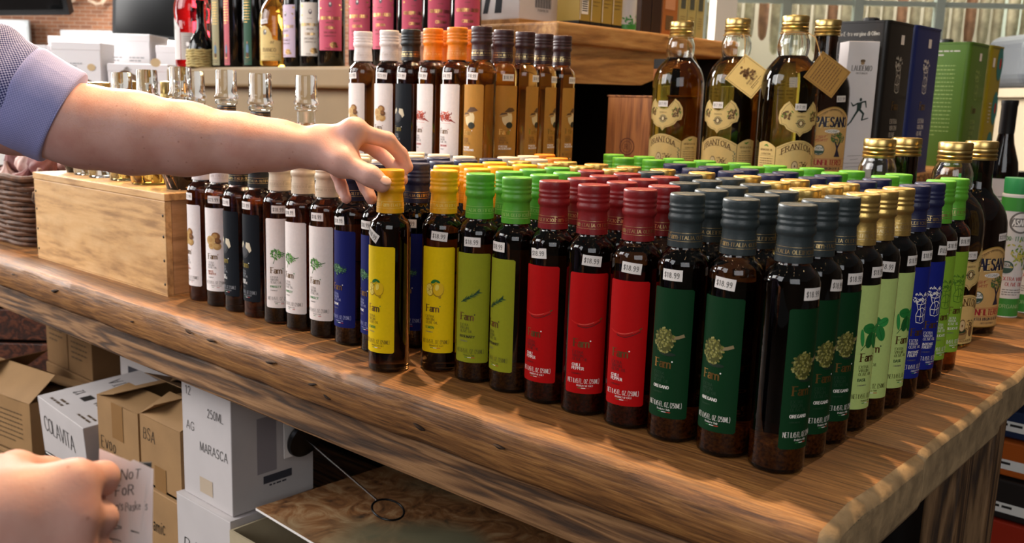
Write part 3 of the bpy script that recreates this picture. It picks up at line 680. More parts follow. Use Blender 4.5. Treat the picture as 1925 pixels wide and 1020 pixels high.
def bottle(k, x, y, z, phi, label, group=None, full=True, tag=0, lean=None):
    d = K[k]; t = thing('oil_bottle', label, 'bottle', (x, y, z), toward_cam(x, y, phi), group)
    kid(t, 'glass_body', d['body']); c = kid(t, 'capsule', d['caps'])
    l = kid(t, 'label', d['label'])
    if full:
        kid(c, 'capsule_print', d['capprint']); kid(l, 'label_print', d['print'])
        c.rotation_euler = (0, 0, rnd.uniform(0, 6.28))
        pt, pp = d['tags'][tag]; p = kid(t, 'price_tag', pt); kid(p, 'price_print', pp)
        if 'sed' in d: kid(t, 'herb_sediment', d['sed'])
    if lean: t.rotation_euler = (lean[0], lean[1], t.rotation_euler[2])
    return t

ROW0 = [('oregano', .003, 52, 'standing on the table corner', 0), ('oregano', -.052, -26, 'front row, beside the corner bottle', 1), ('oregano', -.109, -20, 'front row, touching the chili bottles', 0),
        ('chili', -.163, -15, 'front row, next to the oregano bottles', 1), ('chili', -.2207, -1, 'middle one of three in the front row', 1), ('chili', -.2733, -29, 'front row, next to the rosemary bottles', 2),
        ('rosemary', -.327, -47, 'front row, with a torn capsule top', 0), ('rosemary', -.383, -16, 'front row, next to a lemon bottle', 0), ('lemon', -.4425, -15, 'front row, next to a rosemary bottle', 1),
        ('thyme', -.557, -50, 'front row, behind the bottle being grasped', 0), ('thyme', -.612, -44, 'front row, next to the parsley bottles', 2),
        ('parsley', -.667, -34, 'front row, next to a thyme bottle', 0), ('parsley', -.722, -42, 'middle one of three in the front row', 2), ('parsley', -.777, -4, 'front row, next to the black bottles', 0),
        ('black_truffle', -.829, -52, 'front row, next to a parsley bottle', 0), ('black_truffle', -.881, -57, 'front row, next to a white bottle', 0),
        ('white_truffle', -.933, -25, 'front row, next to a black bottle', 0), ('white_truffle', -.985, -62, 'front row, next to the wooden crate', 0)]
for k, x, phi, where, tg in ROW0:
    t = bottle(k, x, .003, 0, phi, K[k]['desc'] + ', ' + where, 'front row of oil bottles', True, tg)
    if 'torn' in where:
        A = Art(); A.poly([(-9, 6), (-4, 9.5), (2, 10.5), (9, 9), (13.5, 5.5), (10, 5.5), (5, 7.5), (-2, 7.5)], mat('torn_foil_gap', '#0b0f08', .8))
        kid(t, 'torn_gap', A.mesh('torn_gap', lambda u, v, l: (u * .001 * math.cos(.2), -.004 - v * .001 * .95, .25025), None))
SIDE = [('oregano', .058, 56, 'side row, second from the table corner', 1), ('oregano', .112, 52, 'side row, next to the basil bottles', 0), ('basil', .166, 62, 'side row, next to the oregano bottles', 0), ('basil', .2195, 25, 'middle one of three in the side row', 1),
        ('basil', .273, 64, 'side row, next to the royal blue bottles', 0), ('intense', .327, 60, 'side row, next to the basil bottles', 0), ('intense', .382, 58, 'side row, next to the lime bottles', 1), ('delicate', .438, 58, 'side row, next to the royal blue bottles', 0), ('delicate', .494, 56, 'side row, next to the big dark bottle', 0)]
for k, y, phi, where, tg in SIDE:
    bottle(k, .001 - (.004 if y > .4 else 0), y, 0, phi, K[k]['desc'] + ', ' + where, 'side row of oil bottles', True, tg)
INNER = {.058: [('oregano', (-.058, -.113)), ('chili', (-.168, -.222, -.276)), ('rosemary', (-.331, -.385)), ('lemon', (-.438, -.491)), ('thyme', (-.545,)), ('parsley', (-.612, -.667))],
         .112: [('oregano', (-.062, -.118, -.175)), ('chili', (-.229, -.283)), ('rosemary', (-.337, -.391)), ('lemon', (-.445, -.498)), ('thyme', (-.553, -.606)), ('parsley', (-.66, -.715))],
         .166: [('basil', (-.06,)), ('oregano', (-.117, -.176)), ('chili', (-.232, -.286, -.34)), ('rosemary', (-.394,)), ('lemon', (-.449, -.503)), ('thyme', (-.557, -.611)), ('parsley', (-.665, -.72))],
         .220: [('basil', (-.058, -.118)), ('oregano', (-.175, -.231, -.285)), ('basil', (-.339, -.393, -.449, -.502)), ('thyme', (-.556,)), ('parsley', (-.61, -.664, -.718))],
         .274: [('basil', (-.06, -.119, -.180, -.243, -.3, -.353, -.407, -.461)), ('parsley', (-.515, -.569))],
         .328: [('intense', (-.06, -.12, -.174, -.229, -.283)), ('saffron', (-.518,)), ('parsley', (-.574,))],
         .384: [('intense', (-.062, -.123, -.18, -.236, -.29, -.346)), ('saffron', (-.584,))],
         .442: [('delicate', (-.072, -.138, -.198, -.255, -.31, -.364, -.418, -.472))],
         .499: [('delicate', (-.074, -.136, -.193, -.248, -.304, -.362, -.416, -.47, -.529))]}
CAPWORD = {'oregano': 'slate', 'chili': 'dark red', 'rosemary': 'bright green', 'lemon': 'yellow', 'thyme': 'navy', 'parsley': 'cream', 'basil': 'gold', 'intense': 'navy', 'saffron': 'orange', 'delicate': 'grass green'}
ORD = ('second', 'third', 'fourth', 'fifth', 'sixth', 'seventh', 'eighth', 'ninth', 'tenth')
SIDEK = ['oregano', 'oregano', 'basil', 'basil', 'basil', 'intense', 'intense', 'delicate', 'delicate']
for ri, (y, row) in enumerate(INNER.items()):
    seq = [(SIDEK[ri], .001)] + [(k, x) for k, xs in row for x in xs]
    for n_ in range(1, len(seq)):
        k, x = seq[n_]; cw = CAPWORD[k]; a = CAPWORD[seq[n_ - 1][0]] if n_ > 1 else None; b_ = CAPWORD[seq[n_ + 1][0]] if n_ + 1 < len(seq) and abs(seq[n_ + 1][1] - x) < .08 else None
        if n_ == 1 and SIDEK[ri] == k: a = 'side row'
        elif n_ == 1: a = CAPWORD[SIDEK[ri]]
        nb = [q for q in (a, b_) if q and q != cw]
        rel = ('beside the side row' if nb == ['side row'] else 'beside a %s cap' % nb[0] if len(nb) == 1 and b_ else 'at the row end' if not b_ else ('between %s and %s caps' % tuple(nb)).replace('side row caps', 'the side row') if len(nb) == 2 else 'amid its own colour')
        bottle(k, x, y + rnd.uniform(-.0008, .0008), 0, rnd.uniform(-60, 20), '%s capped oil bottle, %s row from table front, %s' % (cw, ORD[ri], rel), 'oil bottles packed in %s row' % ORD[ri], y < .12, 0)
bottle('lemon', -.485, -.047, 0, -36, 'lemon oil bottle with yellow capsule pulled forward and grasped by the hand', None, True, 3)
# bottles on the low riser
UP = [('white_truffle', -.973, .335, -44, 'on the riser, beside the vinegar shelf', 2), ('white_truffle', -.903, .335, -35, 'on the riser, next to a black capped one', 1), ('black_truffle', -.848, .335, -45, 'standing on the riser', 1),
      ('saffron', -.794, .335, -48, 'on the riser, next to the black bottle', 1), ('saffron', -.738, .335, -38, 'on the riser, next to the porcini bottles', 0),
      ('porcini', -.684, .335, -38, 'on the riser corner', 1), ('porcini', -.6995, .408, 25, 'second from the riser corner', 0), ('porcini', -.697, .462, 60, 'third from the riser corner', 0),
      ('porcini', -.6985, .515, 64, 'fourth from the riser corner', 0), ('porcini', -.6975, .568, 60, 'last of the row on the riser side', 0)]
for k, x, y, phi, where, tg in UP: bottle(k, x, y, TIER, phi, K[k]['desc'] + ', ' + where, 'oil bottles on the low riser', True, tg)
for k, x, y in (('white_truffle', -.955, .395), ('white_truffle', -.885, .392), ('saffron', -.815, .392), ('saffron', -.758, .395), ('porcini', -.754, .462)):
    bottle(k, x, y, TIER, -30, K[k]['desc'] + ', second row of the riser', 'second row of bottles on the riser', False)

# ================================================================== big round bottles
M_oil = mat('deep_olive_oil_glass', (0.26, 0.185, 0.026), 0.02, trans=1.0, ior=1.46)
M_blackglass = mat('near_black_glass', (0.022, 0.011, 0.007), 0.02, trans=1.0, ior=1.48)
M_clear = mat('clear_glass', (0.96, 0.98, 0.96), 0.01, trans=1.0, ior=1.45)
M_goldcap = mat('gold_screw_cap', (0.66, 0.47, 0.17), 0.32, metal=1.0, var=.08, vscale=60)
M_cream = mat('aged_cream_label', '#d8bd78', 0.6, var=.06, vscale=60)
M_cream2 = mat('pale_cream_label', '#e3d2a0', 0.6)
M_sepia = mat('print_sepia', '#5c3c1c', .6); M_moss = mat('print_moss', '#4d7a1c', .6); M_umb = mat('print_umber', '#6b5030', .5)
M_seal = mat('print_seal_teal', '#37564a', .6); M_string = mat('straw_string', '#b98d4a', .8)
RF = 0.0495
def screw_cap(r=.0225, z0=.262, z1=.2905):
    b = MB(); h = z1 - z0
    b.lathe([(r * .93, z0), (r * 1.02, z0 + .0005), (r * 1.03, z0 + h * .12), (r * .97, z0 + h * .15), (r * 1.02, z0 + h * .24), (r * 1.03, z0 + h * .3), (r * .96, z0 + h * .36), (r * 1.01, z0 + h * .46), (r * 1.02, z0 + h * .54), (r * .97, z0 + h * .6), (r, z0 + h * .64)], 48)
    n = 64; v = []; f = []
    for j in range(n):
        a = 2 * PI * j / n; rr = r * (1.015 if j % 2 else .985); v += [(r * math.cos(a), r * math.sin(a), z0 + h * .64), (rr * math.cos(a), rr * math.sin(a), z0 + h * .68), (rr * math.cos(a), rr * math.sin(a), z1 - .0015), (r * .95 * math.cos(a), r * .95 * math.sin(a), z1)]
    for j in range(n):
        k = (j + 1) % n
        for i in range(3): f.append((4 * j + i, 4 * k + i, 4 * k + i + 1, 4 * j + i + 1))
    f.append(tuple(4 * j + 3 for j in range(n))); b.add(v, f); return b.mesh('screw_cap', M_goldcap, smooth=True, ang=50)
CAPM = screw_cap()
fr_prof = [(0, .004), (.030, .003), (.042, .0004), (.046, .001), (.0485, .004), (RF, .011), (RF, .166), (.0488, .178), (.0460, .191), (.0405, .203), (.0330, .2125), (.0272, .2185), (.0247, .2225), (0, .2225)]
fr_body = MB(); fr_body.lathe(fr_prof, 48); fr_body = fr_body.mesh('oil_filled_body', M_oil, smooth=True, ang=60)
neck = [(.0245, .2228), (.0262, .229), (.0272, .238), (.0266, .248), (.0238, .256), (.0213, .2615), (.0212, .287)]
fr_neck = MB(); fr_neck.lathe(neck + [(r - .0022, z) for r, z in reversed(neck)], 40, close=True); fr_neck = fr_neck.mesh('clear_neck', M_clear, smooth=True, ang=60)
def frantoia_art():
    lab = Art(); P = Art()
    # lower label with arched top
    pts = [(-38, 5)] + [(38, 5), (38, 64)] + [(38 - 76 * i / 16, 64 + 13 * math.sin(PI * i / 16)) for i in range(1, 16)] + [(-38, 64)]
    lab.poly([(0 + x, y) for x, y in pts], M_cream)
    for s_ in (-1, 1):
        q = [(s_ * 39, 5), (s_ * 76, 5), (s_ * 76, 70)] + [(s_ * (76 - 37 * i / 8), 70 + 6 * math.sin(PI * i / 8) - 6 * i / 8) for i in range(1, 8)] + [(s_ * 39, 63)]
        lab.poly(q, M_cream)
    arch = [(-36 + 72 * i / 20, 61.5 + 12.5 * math.sin(PI * i / 20)) for i in range(21)]
    P.line(arch, .5, M_sepia, 1); P.line([(x, y - 13) for x, y in arch[1:-1]], .5, M_sepia, 1)
    P.text('FRANTOIA', 0, 51.5, 9.6, M_sepia, 2, wd=.17, align='c', cond=.98, track=.16, arch=10.5)
    P.ring(-6, 23, 7, 12, M_umb, 2, 22, .42); P.ell(-6, 24, 8.5, 3.4, mat('print_dark_green', '#1d3f26', .6), 3); P.poly([(-18, 23), (6, 23), (4, 12), (-16, 12)], mat('stone_basin', '#a88d58', .6), 1); P.line([(-18, 22), (-16, 12), (4, 12), (6, 22)], .5, M_sepia, 4)
    P.ell(-5, 32, 5.2, 8.4, mat('mill_stone', '#cbb98c', .6), 5, .1); P.ring(-5, 32, 5.0, 5.8, M_sepia, 6, 18, 1.6); P.ell(-5, 32, 1.2, 2, M_sepia, 7)
    R = random.Random(8)
    for i in range(26): P.ell(R.uniform(3, 20), R.uniform(26, 39), R.uniform(.7, 1.6), R.uniform(.7, 1.8), M_sepia if i % 3 else M_umb, 2, R.random() * 3, 6)
    P.ell(15, 22, 5.4, 7.4, M_umb, 2); P.line([(8, 36), (18, 34), (21, 38)], .9, M_sepia, 3)
    for i in range(16): P.ell(34 + R.uniform(-1.4, 1.4), 14 + i * 2.4, 1.5, .9, M_seal, 2, R.random() * 3, 6)
    P.text('EXTRA VIRGIN OLIVE OIL', 0, 7.5, 3.2, M_sepia, 2, align='c', cond=.8)
    for s_ in (-1, 1):
        P.ell(s_ * 58, 67, 4, 1.2, M_moss, 2, .4); P.ell(s_ * 55, 66, 3, 1, M_moss, 2, -.5)
        P.text('VIRGIN OLIVE OIL', s_ * 57, 57, 3.4, M_sepia, 2, align='c', cond=.72, serif=False); P.text('EXTRACTION', s_ * 57, 50, 3, M_sepia, 2, align='c', cond=.8, serif=False)
        P.line([(s_ * 57 - 15, 48), (s_ * 57 + 15, 48)], .3, M_sepia, 2); P.para(s_ * 57 - 14, 43, 28, 8, 4.2, M_sepia, 1.1)
    # shield
    C_ = 118
    sh = [(0, 88), (4, 93), (11, 95), (18, 99), (21, 104), (27, 106), (29, 114), (28, 124), (23, 133), (17, 138), (15.5, 134), (12, 128), (6, 123.5), (0, 122)]
    sh = [(x * 1.32, 112 + (y - 112) * 1.22) for x, y in sh]
    full = sh + [(-x, y) for x, y in reversed(sh[1:-1])]
    lab.poly(full, M_cream); inner = [(x * .9, 112 + (y - 112) * .9) for x, y in full]
    P.line(inner + inner[:1], .5, M_umb, 1); P.ring(0, 106, 6.4, 7.4, M_seal, 2); P.ell(0, 106, 5.4, 5.4, M_umb, 2); P.ell(0, 106, 2.6, 3.6, M_cream2, 3); P.line([(-9, 106), (9, 106)], 1.6, M_umb, 1)
    P.text('BARBERA', 0, 116.5, 2.6, M_umb, 2, align='c')
    for s_ in (-1, 1):
        for i in range(24):
            P.ell(s_ * 25 + R.uniform(-6.5, 6.5), 118 + R.uniform(-8, 8), 1.7, 1.9, (M_umb, mat('olive_fruit', '#7a5a2e', .6), M_sepia)[i % 3], 2 + i % 4, 0, 7)
        for i in range(6): P.ell(s_ * 25 + R.uniform(-9, 9), 118 + R.uniform(-9, 9), 3, .9, M_moss, 2, R.random() * 3, 7)
    return lab.mesh('label', on_cyl(RF, 0, off=.0003), 4.0), P.mesh('label_print', on_cyl(RF, 0, off=.00045), 4.0)
FR_L, FR_P = frantoia_art()
FR_T, FR_TP = price_mesh('$17.99', 0.0, RF, .134, -2.0)
def hang_tag(t, ang, out, zc, back=False, face=0.0, size=.030, spin=52):
    """square card hung cornerwise from the neck by a string"""
    d = Vector((math.sin(ang), -math.cos(ang), 0)); c = d * out + Vector((0, 0, zc)); fd = Vector((math.sin(face), -math.cos(face), 0))
    lean = (fd + Vector((0, 0, .35))).normalized(); sx = Vector((math.cos(face), math.sin(face), 0)); sy = lean.cross(sx); a1 = math.radians(spin); ux = sx * math.cos(a1) + sy * math.sin(a1); uy = lean.cross(ux)
    b = MB(); b.obox(c, ux * size, uy * size, lean * .0004); h = b.build('hang_tag', mat('tag_back_brown', '#8a6a30', .6) if back else M_cream, t)
    A = Art(); q = size * 1000 - 2.5; A.line([(-q, -q), (q, -q), (q, q), (-q, q), (-q, -q)], .6, M_sepia)
    if back: A.para(-q + 4, q - 8, 2 * q - 8, 9, 5, M_sepia, 1.3)
    else:
        R = random.Random(4)
        for i in range(40): A.ell(R.gauss(2, 6), R.gauss(6, 6), 2.6, 2.2, (M_umb, mat('olive_fruit', '#7a5a2e', .6), M_sepia)[i % 3], 1 + i % 3, 0, 7)
        A.text('GRAND FRANTOIO', 0, -8, 3, M_umb, 2, align='c', cond=.8); A.text('EXTRA VIRGIN', 0, -13, 3, M_umb, 2, align='c', cond=.8); A.para(-14, -17, 28, 2, 3, M_umb, 1)
    kid(h, 'tag_print', A.mesh('tag_print', on_plane(c, ux, uy, .0006)))
    MB().tube([d * .024 + Vector((0, 0, .262)), d * (out * .6) + Vector((0, 0, .252)), c + uy * size * .7 + ux * size * .5], .0007, 6).build('tag_string', M_string, t)
    b = MB(); b.tube([(.0248 * math.cos(a), .0248 * math.sin(a), .2605) for a in np.linspace(0, 2 * PI, 25)], .0007, 6); b.build('neck_string', M_string, t)
def frantoia(x, y, z, phi, label, tag=None):
    t = thing('olive_oil_bottle', label, 'bottle', (x, y, z), toward_cam(x, y, phi), 'big round olive oil bottles')
    kid(t, 'oil_filled_body', fr_body); kid(t, 'clear_neck', fr_neck); kid(t, 'screw_cap', CAPM)
    l = kid(t, 'label', FR_L); kid(l, 'label_print', FR_P); p = kid(t, 'price_tag', FR_T); kid(p, 'price_print', FR_TP)
    if tag: hang_tag(t, math.radians(tag[0] - phi), tag[1], tag[2], tag[3], math.radians(tag[4] - phi))
    return t
frantoia(-.612, .835, TIER, -30, 'big round olive oil bottle with shield label, next to the wooden box', (150, .052, .215, True, 100))
frantoia(-.490, .825, TIER, -28, 'big round olive oil bottle with cream hang tag showing its picture side', (24, .060, .186, False, 12))
frantoia(-.376, .815, TIER, 27, 'big round olive oil bottle on the riser with its hang tag turned backwards', (62, .066, .190, True, 22))
frantoia(-.155, .650, 0, 40, 'big round dark oil bottle behind the lime labelled bottles, partly hidden')
frantoia(-.050, .652, 0, 50, 'big round dark oil bottle on the table, touching the lime labelled bottles')

RP = .0485
pa_prof = [(0, .004), (.030, .003), (.042, .0004), (.0455, .001), (.0475, .004), (RP, .010), (RP, .158), (.0475, .170), (.0445, .182), (.0385, .195), (.0305, .205), (.0235, .213), (.0202, .222), (.0195, .235), (.0195, .288), (0, .288)]
pa_body = MB(); pa_body.lathe(pa_prof, 48); pa_body = pa_body.mesh('glass_body', M_blackglass, smooth=True, ang=60)
def paes_art():
    lab = Art(); P = Art(); W = 40
    t2 = mat('label_gold_rim', '#a8843c', .4); tan_ = mat('harvest_label_tan', '#cfa868', .6, var=.1, vscale=30); red = mat('label_crimson', '#a31f2a', .5); blk = mat('letter_navy', '#1a1a38', .5)
    top = [(W - 2 * W * i / 20, 116 + 20 * math.sin(PI * i / 20)) for i in range(21)]
    lab.poly([(-W, 12), (W, 12)] + top, t2); P.poly([(-W + 1.5, 13.5), (W - 1.5, 13.5)] + [(x * .96, y - 1.5) for x, y in top], tan_, 0)
    P.line([(x * .9, y - 5) for x, y in top], .8, M_umb, 2); P.text('EXTRA VIRGIN OLIVE OIL', 0, 113, 3.4, M_sepia, 2, align='c', arch=16, cond=.95)
    P.text('PAESANO', 1.2, 99, 17, mat('letter_shadow_gold', '#e6cf90', .5), 2, wd=.24, align='c', cond=.72, track=.14); P.text('PAESANO', 0, 100, 17, blk, 3, wd=.2, align='c', cond=.72, track=.14)
    P.ell(0, 92, 15, 3.6, PWH, 2); P.text('ORGANIC', 0, 90, 4, M_seal, 3, align='c', serif=False)
    P.text('EARLY', -20, 80, 4, red, 3, align='c', slant=.2); P.text('HARVEST', -20, 74, 4, red, 3, align='c', slant=.2); P.line([(-34, 73), (-8, 86)], .5, red, 2); P.line([(-34, 70), (-8, 79)], .5, red, 2)
    P.poly([(-40, 96), (-34, 90), (-33, 80), (-40, 74)], red, 2)
    P.ring(-22, 58, 8.2, 9.6, M_seal, 2); P.ell(-22, 58, 8.2, 8.2, PWH, 2); P.poly([(-30, 57), (-14, 57), (-15, 53), (-22, 50), (-29, 53)], M_seal, 3); P.text('USDA', -22, 59, 4.4, M_seal, 4, align='c', wd=.2, serif=False)
    tr = mat('tree_trunk', '#2a2238', .6); R = random.Random(3)
    P.poly([(6, 46), (20, 46), (14, 52), (14, 62), (20, 74), (16, 74), (12, 66), (8, 74), (5, 73), (10, 62), (9, 52)], tr, 3)
    for i in range(90):
        a = R.uniform(0, 6.28); q = math.sqrt(R.random()); P.ell(13 + 17 * q * math.cos(a), 80 + 9 * q * math.sin(a), 2, 1, (M_seal, M_moss, mat('tree_leaf', '#5c6b48', .6))[i % 3], 4 + i % 3, R.random() * 3, 6)
    P.line([(-34, 42), (36, 42)], .6, red, 2); P.text('UNFILTERED', 0, 31, 9, red, 3, wd=.2, align='c', cond=.78, serif=False); P.line([(-36, 28.5), (36, 28.5)], .5, red, 2)
    P.text('EXTRA VIRGIN OLIVE OIL', 0, 22.5, 4.4, blk, 3, align='c', cond=.74, wd=.17, serif=False); P.text('FIRST COLD PRESS', 0, 17, 2.6, blk, 3, align='c', cond=.8)
    return lab.mesh('label', on_cyl(RP, 0, off=.0003), 4.0), P.mesh('label_print', on_cyl(RP, 0, off=.00045), 4.0)
PA_L, PA_P = paes_art(); PA_T, PA_TP = price_mesh('$22.99', 0.05, RP, .150, 12)
def paes(x, y, z, phi, label):
    t = thing('olive_oil_bottle', label, 'bottle', (x, y, z), toward_cam(x, y, phi), 'tall dark olive oil bottles')
    kid(t, 'glass_body', pa_body); kid(t, 'screw_cap', CAPM); l = kid(t, 'label', PA_L); kid(l, 'label_print', PA_P); p = kid(t, 'price_tag', PA_T); kid(p, 'price_print', PA_TP)
paes(-.362, .922, TIER, 30, 'black glass oil bottle with tree label on the riser beside the white carton')
paes(-.045, .765, 0, 48, 'black glass oil bottle with tree label on the table beside the white cans')
paes(-.152, .760, 0, 40, 'black glass oil bottle half hidden behind two round bottles on the table')

# ================================================================== cartons and tins on the riser
M_ctn = mat('white_carton', '#e6e0e0', .55, var=.02)
t = thing('white_carton', 'tall white carton printed with a running figure on the riser', 'box', (-.345, .985, TIER), math.radians(38))
c = MB().box(0, .056, 0, .056, 0, .257).build('carton_body', M_ctn, t, bevel=.001)
A = Art(); blk = mat('runner_green_black', '#1c332c', .6)
A.text('LAUDEMIO', 28, 203, 9.5, PGR, 1, align='c', cond=.6, wd=.11); A.text('FRESCOBALDI', 28, 197, 3, PGR, 1, align='c', cond=.8); A.ell(28, 221, 4.5, 3, M_umb, 1); A.ell(28, 217, 3.4, 3, mat('crest_tan', '#b0906a', .6), 1)
A.ell(31, 150, 2.2, 3.4, blk, 2); A.poly([(25, 144), (34, 146), (33, 134), (28, 128), (25, 130)], blk, 2)
for p, w0, w1 in (([(33, 145), (40, 147), (42, 136)], 3, 1.6), ([(26, 143), (18, 138), (14, 144)], 3, 1.6), ([(31, 131), (38, 124), (36, 112), (47, 116)], 4, 1.6), ([(28, 131), (22, 120), (16, 108), (6, 96)], 4, 1.6)): A.line(p, w0, blk, 2, w1=w1)
for i, (a, b_) in enumerate(((16, 44), (22, 36), (10, 48), (14, 40))): A.line([(a, 44 - i * 7), (b_, 46 - i * 7)], .6, PGR, 1)
kid(c, 'carton_print', A.mesh('carton_print', on_plane((0, 0, 0), (1, 0, 0), (0, 0, 1))))
A = Art(); A.para(6, 205, 40, 9, 6, PGR, 1.2); kid(c, 'carton_print', A.mesh('carton_print', on_plane((0, .056, 0), (0, -1, 0), (0, 0, 1))))
for i, (x, y, h) in enumerate(((-.47, 1.16, .205), (-.54, 1.19, .205))):
    t = thing('white_carton', ('short white carton behind the round bottles, nearer the black tin', 'short white carton behind the round bottles, farther from the black tin')[i], 'box', (x, y, TIER), math.radians(20))
    c = MB().box(-.032, .032, -.032, .032, 0, h).build('carton_body', M_ctn, t, bevel=.001); A = Art(); A.para(-24, h * 1000 - 30, 44, 6, 6, PGR, 1.2)
    kid(c, 'carton_print', A.mesh('carton_print', on_plane((0, -.032, 0), (1, 0, 0), (0, 0, 1))))

def rounded(x0, x1, y0, y1, r, n=5):
    p = []
    for cx_, cy_, a0 in ((x1 - r, y0 + r, -PI / 2), (x1 - r, y1 - r, 0), (x0 + r, y1 - r, PI / 2), (x0 + r, y0 + r, PI)):
        p += [(cx_ + r * math.cos(a0 + PI / 2 * i / n), cy_ + r * math.sin(a0 + PI / 2 * i / n)) for i in range(n + 1)]
    return p
M_tinrim = mat('tin_rim', (.55, .52, .48), .35, metal=1.0)
def tin(x0, x1, y0, y1, h, col, label, artx=None, arty=None, rough=.42, rim=None):
    t = thing('oil_tin', label, 'tin', (x0, y0, TIER)); w_, d_ = x1 - x0, y1 - y0
    m = mat('tin_lacquer_' + col[1:], col, rough, coat=.15); b = MB().prism(rounded(0, w_, 0, d_, .012), .003, h - .003).build('tin_body', m, t, smooth=True, ang=35)
    for z0, z1 in ((0, .004), (h - .004, h)): MB().prism(rounded(-.0012, w_ + .0012, -.0012, d_ + .0012, .013), z0, z1).build('rim', rim or m, t, smooth=True, ang=35)
    MB().lathe([(.016, 0), (.016, .012), (.012, .014), (0, .014)], 20, c=(w_ * .3, d_ * .7), z0=h).build('spout_cap', mat('black_plastic_cap', '#121212', .4), t, smooth=True)
    if artx: kid(b, 'tin_print', artx.mesh('tin_print', on_plane((w_, 0, 0), (0, 1, 0), (0, 0, 1), .0005)))
    if arty: kid(b, 'tin_print', arty.mesh('tin_print', on_plane((0, 0, 0), (1, 0, 0), (0, 0, 1), .0005)))
    return t
def fam_side(wd, h, ink, famink, tag=True):
    A = Art(); m = wd / 2
    def off(a, b_): pass
    B_ = Art(); art_tree(B_, 0, 0, ink)
    for a, b_, c_, mi, l in B_.t: A.tri((m + a[0] * 1.9, h * .66 + a[1] * 2.3), (m + b_[0] * 1.9, h * .66 + b_[1] * 2.3), (m + c_[0] * 1.9, h * .66 + c_[1] * 2.3), ink, l)
    A.text('Fam', m - 16, h * .44, 16, famink, 2, wd=.16, track=.08)
    for i, s_ in enumerate(('EXTRA', 'VIRGIN', 'OLIVE', 'OIL')): A.text(s_, m - 18, h * .35 - i * 13, 9, ink, 2, wd=.16)
    for i, s_ in enumerate(('INTENSE', 'FRUITY')): A.text(s_, m - 18, h * .13 - i * 11, 7, ink, 2, wd=.16)
    if tag: A.rect(m - 2, m + 16, h * .86, h * .86 + 18, PW, 2)
    return A
PSV = mat('print_silver', '#8f9398', .6); PGY = mat('print_pale', '#c9c4b8', .5)
A = Art(); A.text('Olio Extra vergine di Oliva', 46, 272, 7.5, PGY, 1, align='c', cond=.72, serif=False, wd=.16); A.text('FRUTTATO MEDIO', 46, 258, 5.5, PGR, 1, align='c', cond=1.0, serif=False); A.line([(30, 250), (46, 247), (62, 250)], 1.6, PG, 1); A.para(10, 236, 70, 10, 9, PGR, 2)
tin(-.408, -.305, 1.070, 1.215, .300, '#15110e', 'tall black oil tin printed with a silver tree, beside the white carton', fam_side(145, 300, PGY, PG), A)
tin(-.405, -.305, 1.228, 1.388, .302, '#1e2a66', 'tall royal blue oil tin printed with a white tree', fam_side(160, 302, PWH, PG))
A = Art(); A.para(12, 268, 90, 2, 9, PGY, 3); A.para(16, 235, 80, 18, 9.5, mat('print_pale_green', '#9fb868', .5), 2)
tin(-.430, -.305, 1.612, 1.765, .290, '#557a22', 'tall green oil tin beyond the royal blue tin', fam_side(150, 290, mat('print_pale_green', '#9fb868', .5), PBZ, True), A)
A = Art(); 
for (u, v) in ((84, 250), (84, 140), (70, 40)): A.ell(u, v, 26, 42, mat('teal_oval', '#2f7a78', .5), 1); A.ell(u + 4, v, 8, 14, PRD, 2)
A.rect(20, 38, 240, 262, PW, 2); A.para(30, 150, 20, 6, 9, PGY, 3)
tin(-.415, -.305, 1.785, 1.90, .292, '#9a8a12', 'olive yellow oil tin with teal ovals at the end of the tins', A)
# tall bottle with white label past the tins
t = thing('wine_bottle', 'slim black bottle with a long white label standing past the oil tins', 'bottle', (-.185, 1.50, 0), toward_cam(-.185, 1.5))
MB().lathe([(0, .002), (.03, 0), (.033, .006), (.033, .20), (.030, .225), (.018, .265), (.0145, .29), (.0145, .345), (.016, .347), (.016, .357), (0, .357)], 32).build('glass_body', M_blackglass, t, smooth=True, ang=50)
A = Art(); A.rect(-27, 27, 60, 190, PW); kid(t, 'label', A.mesh('label', on_cyl(.033, 0), 4)); A = Art(); A.ell(14, 100, 8, 14, M_umb, 1); A.para(-10, 150, 20, 4, 8, PGR, 2); kid(t, 'label_print', A.mesh('label_print', on_cyl(.033, 0, off=.0005), 4))
MB().lathe([(.0150, .285), (.0158, .29), (.0158, .345), (.0168, .348), (.0168, .358), (0, .3585)], 24).build('capsule', mat('black_capsule', '#141416', .4), t, smooth=True)
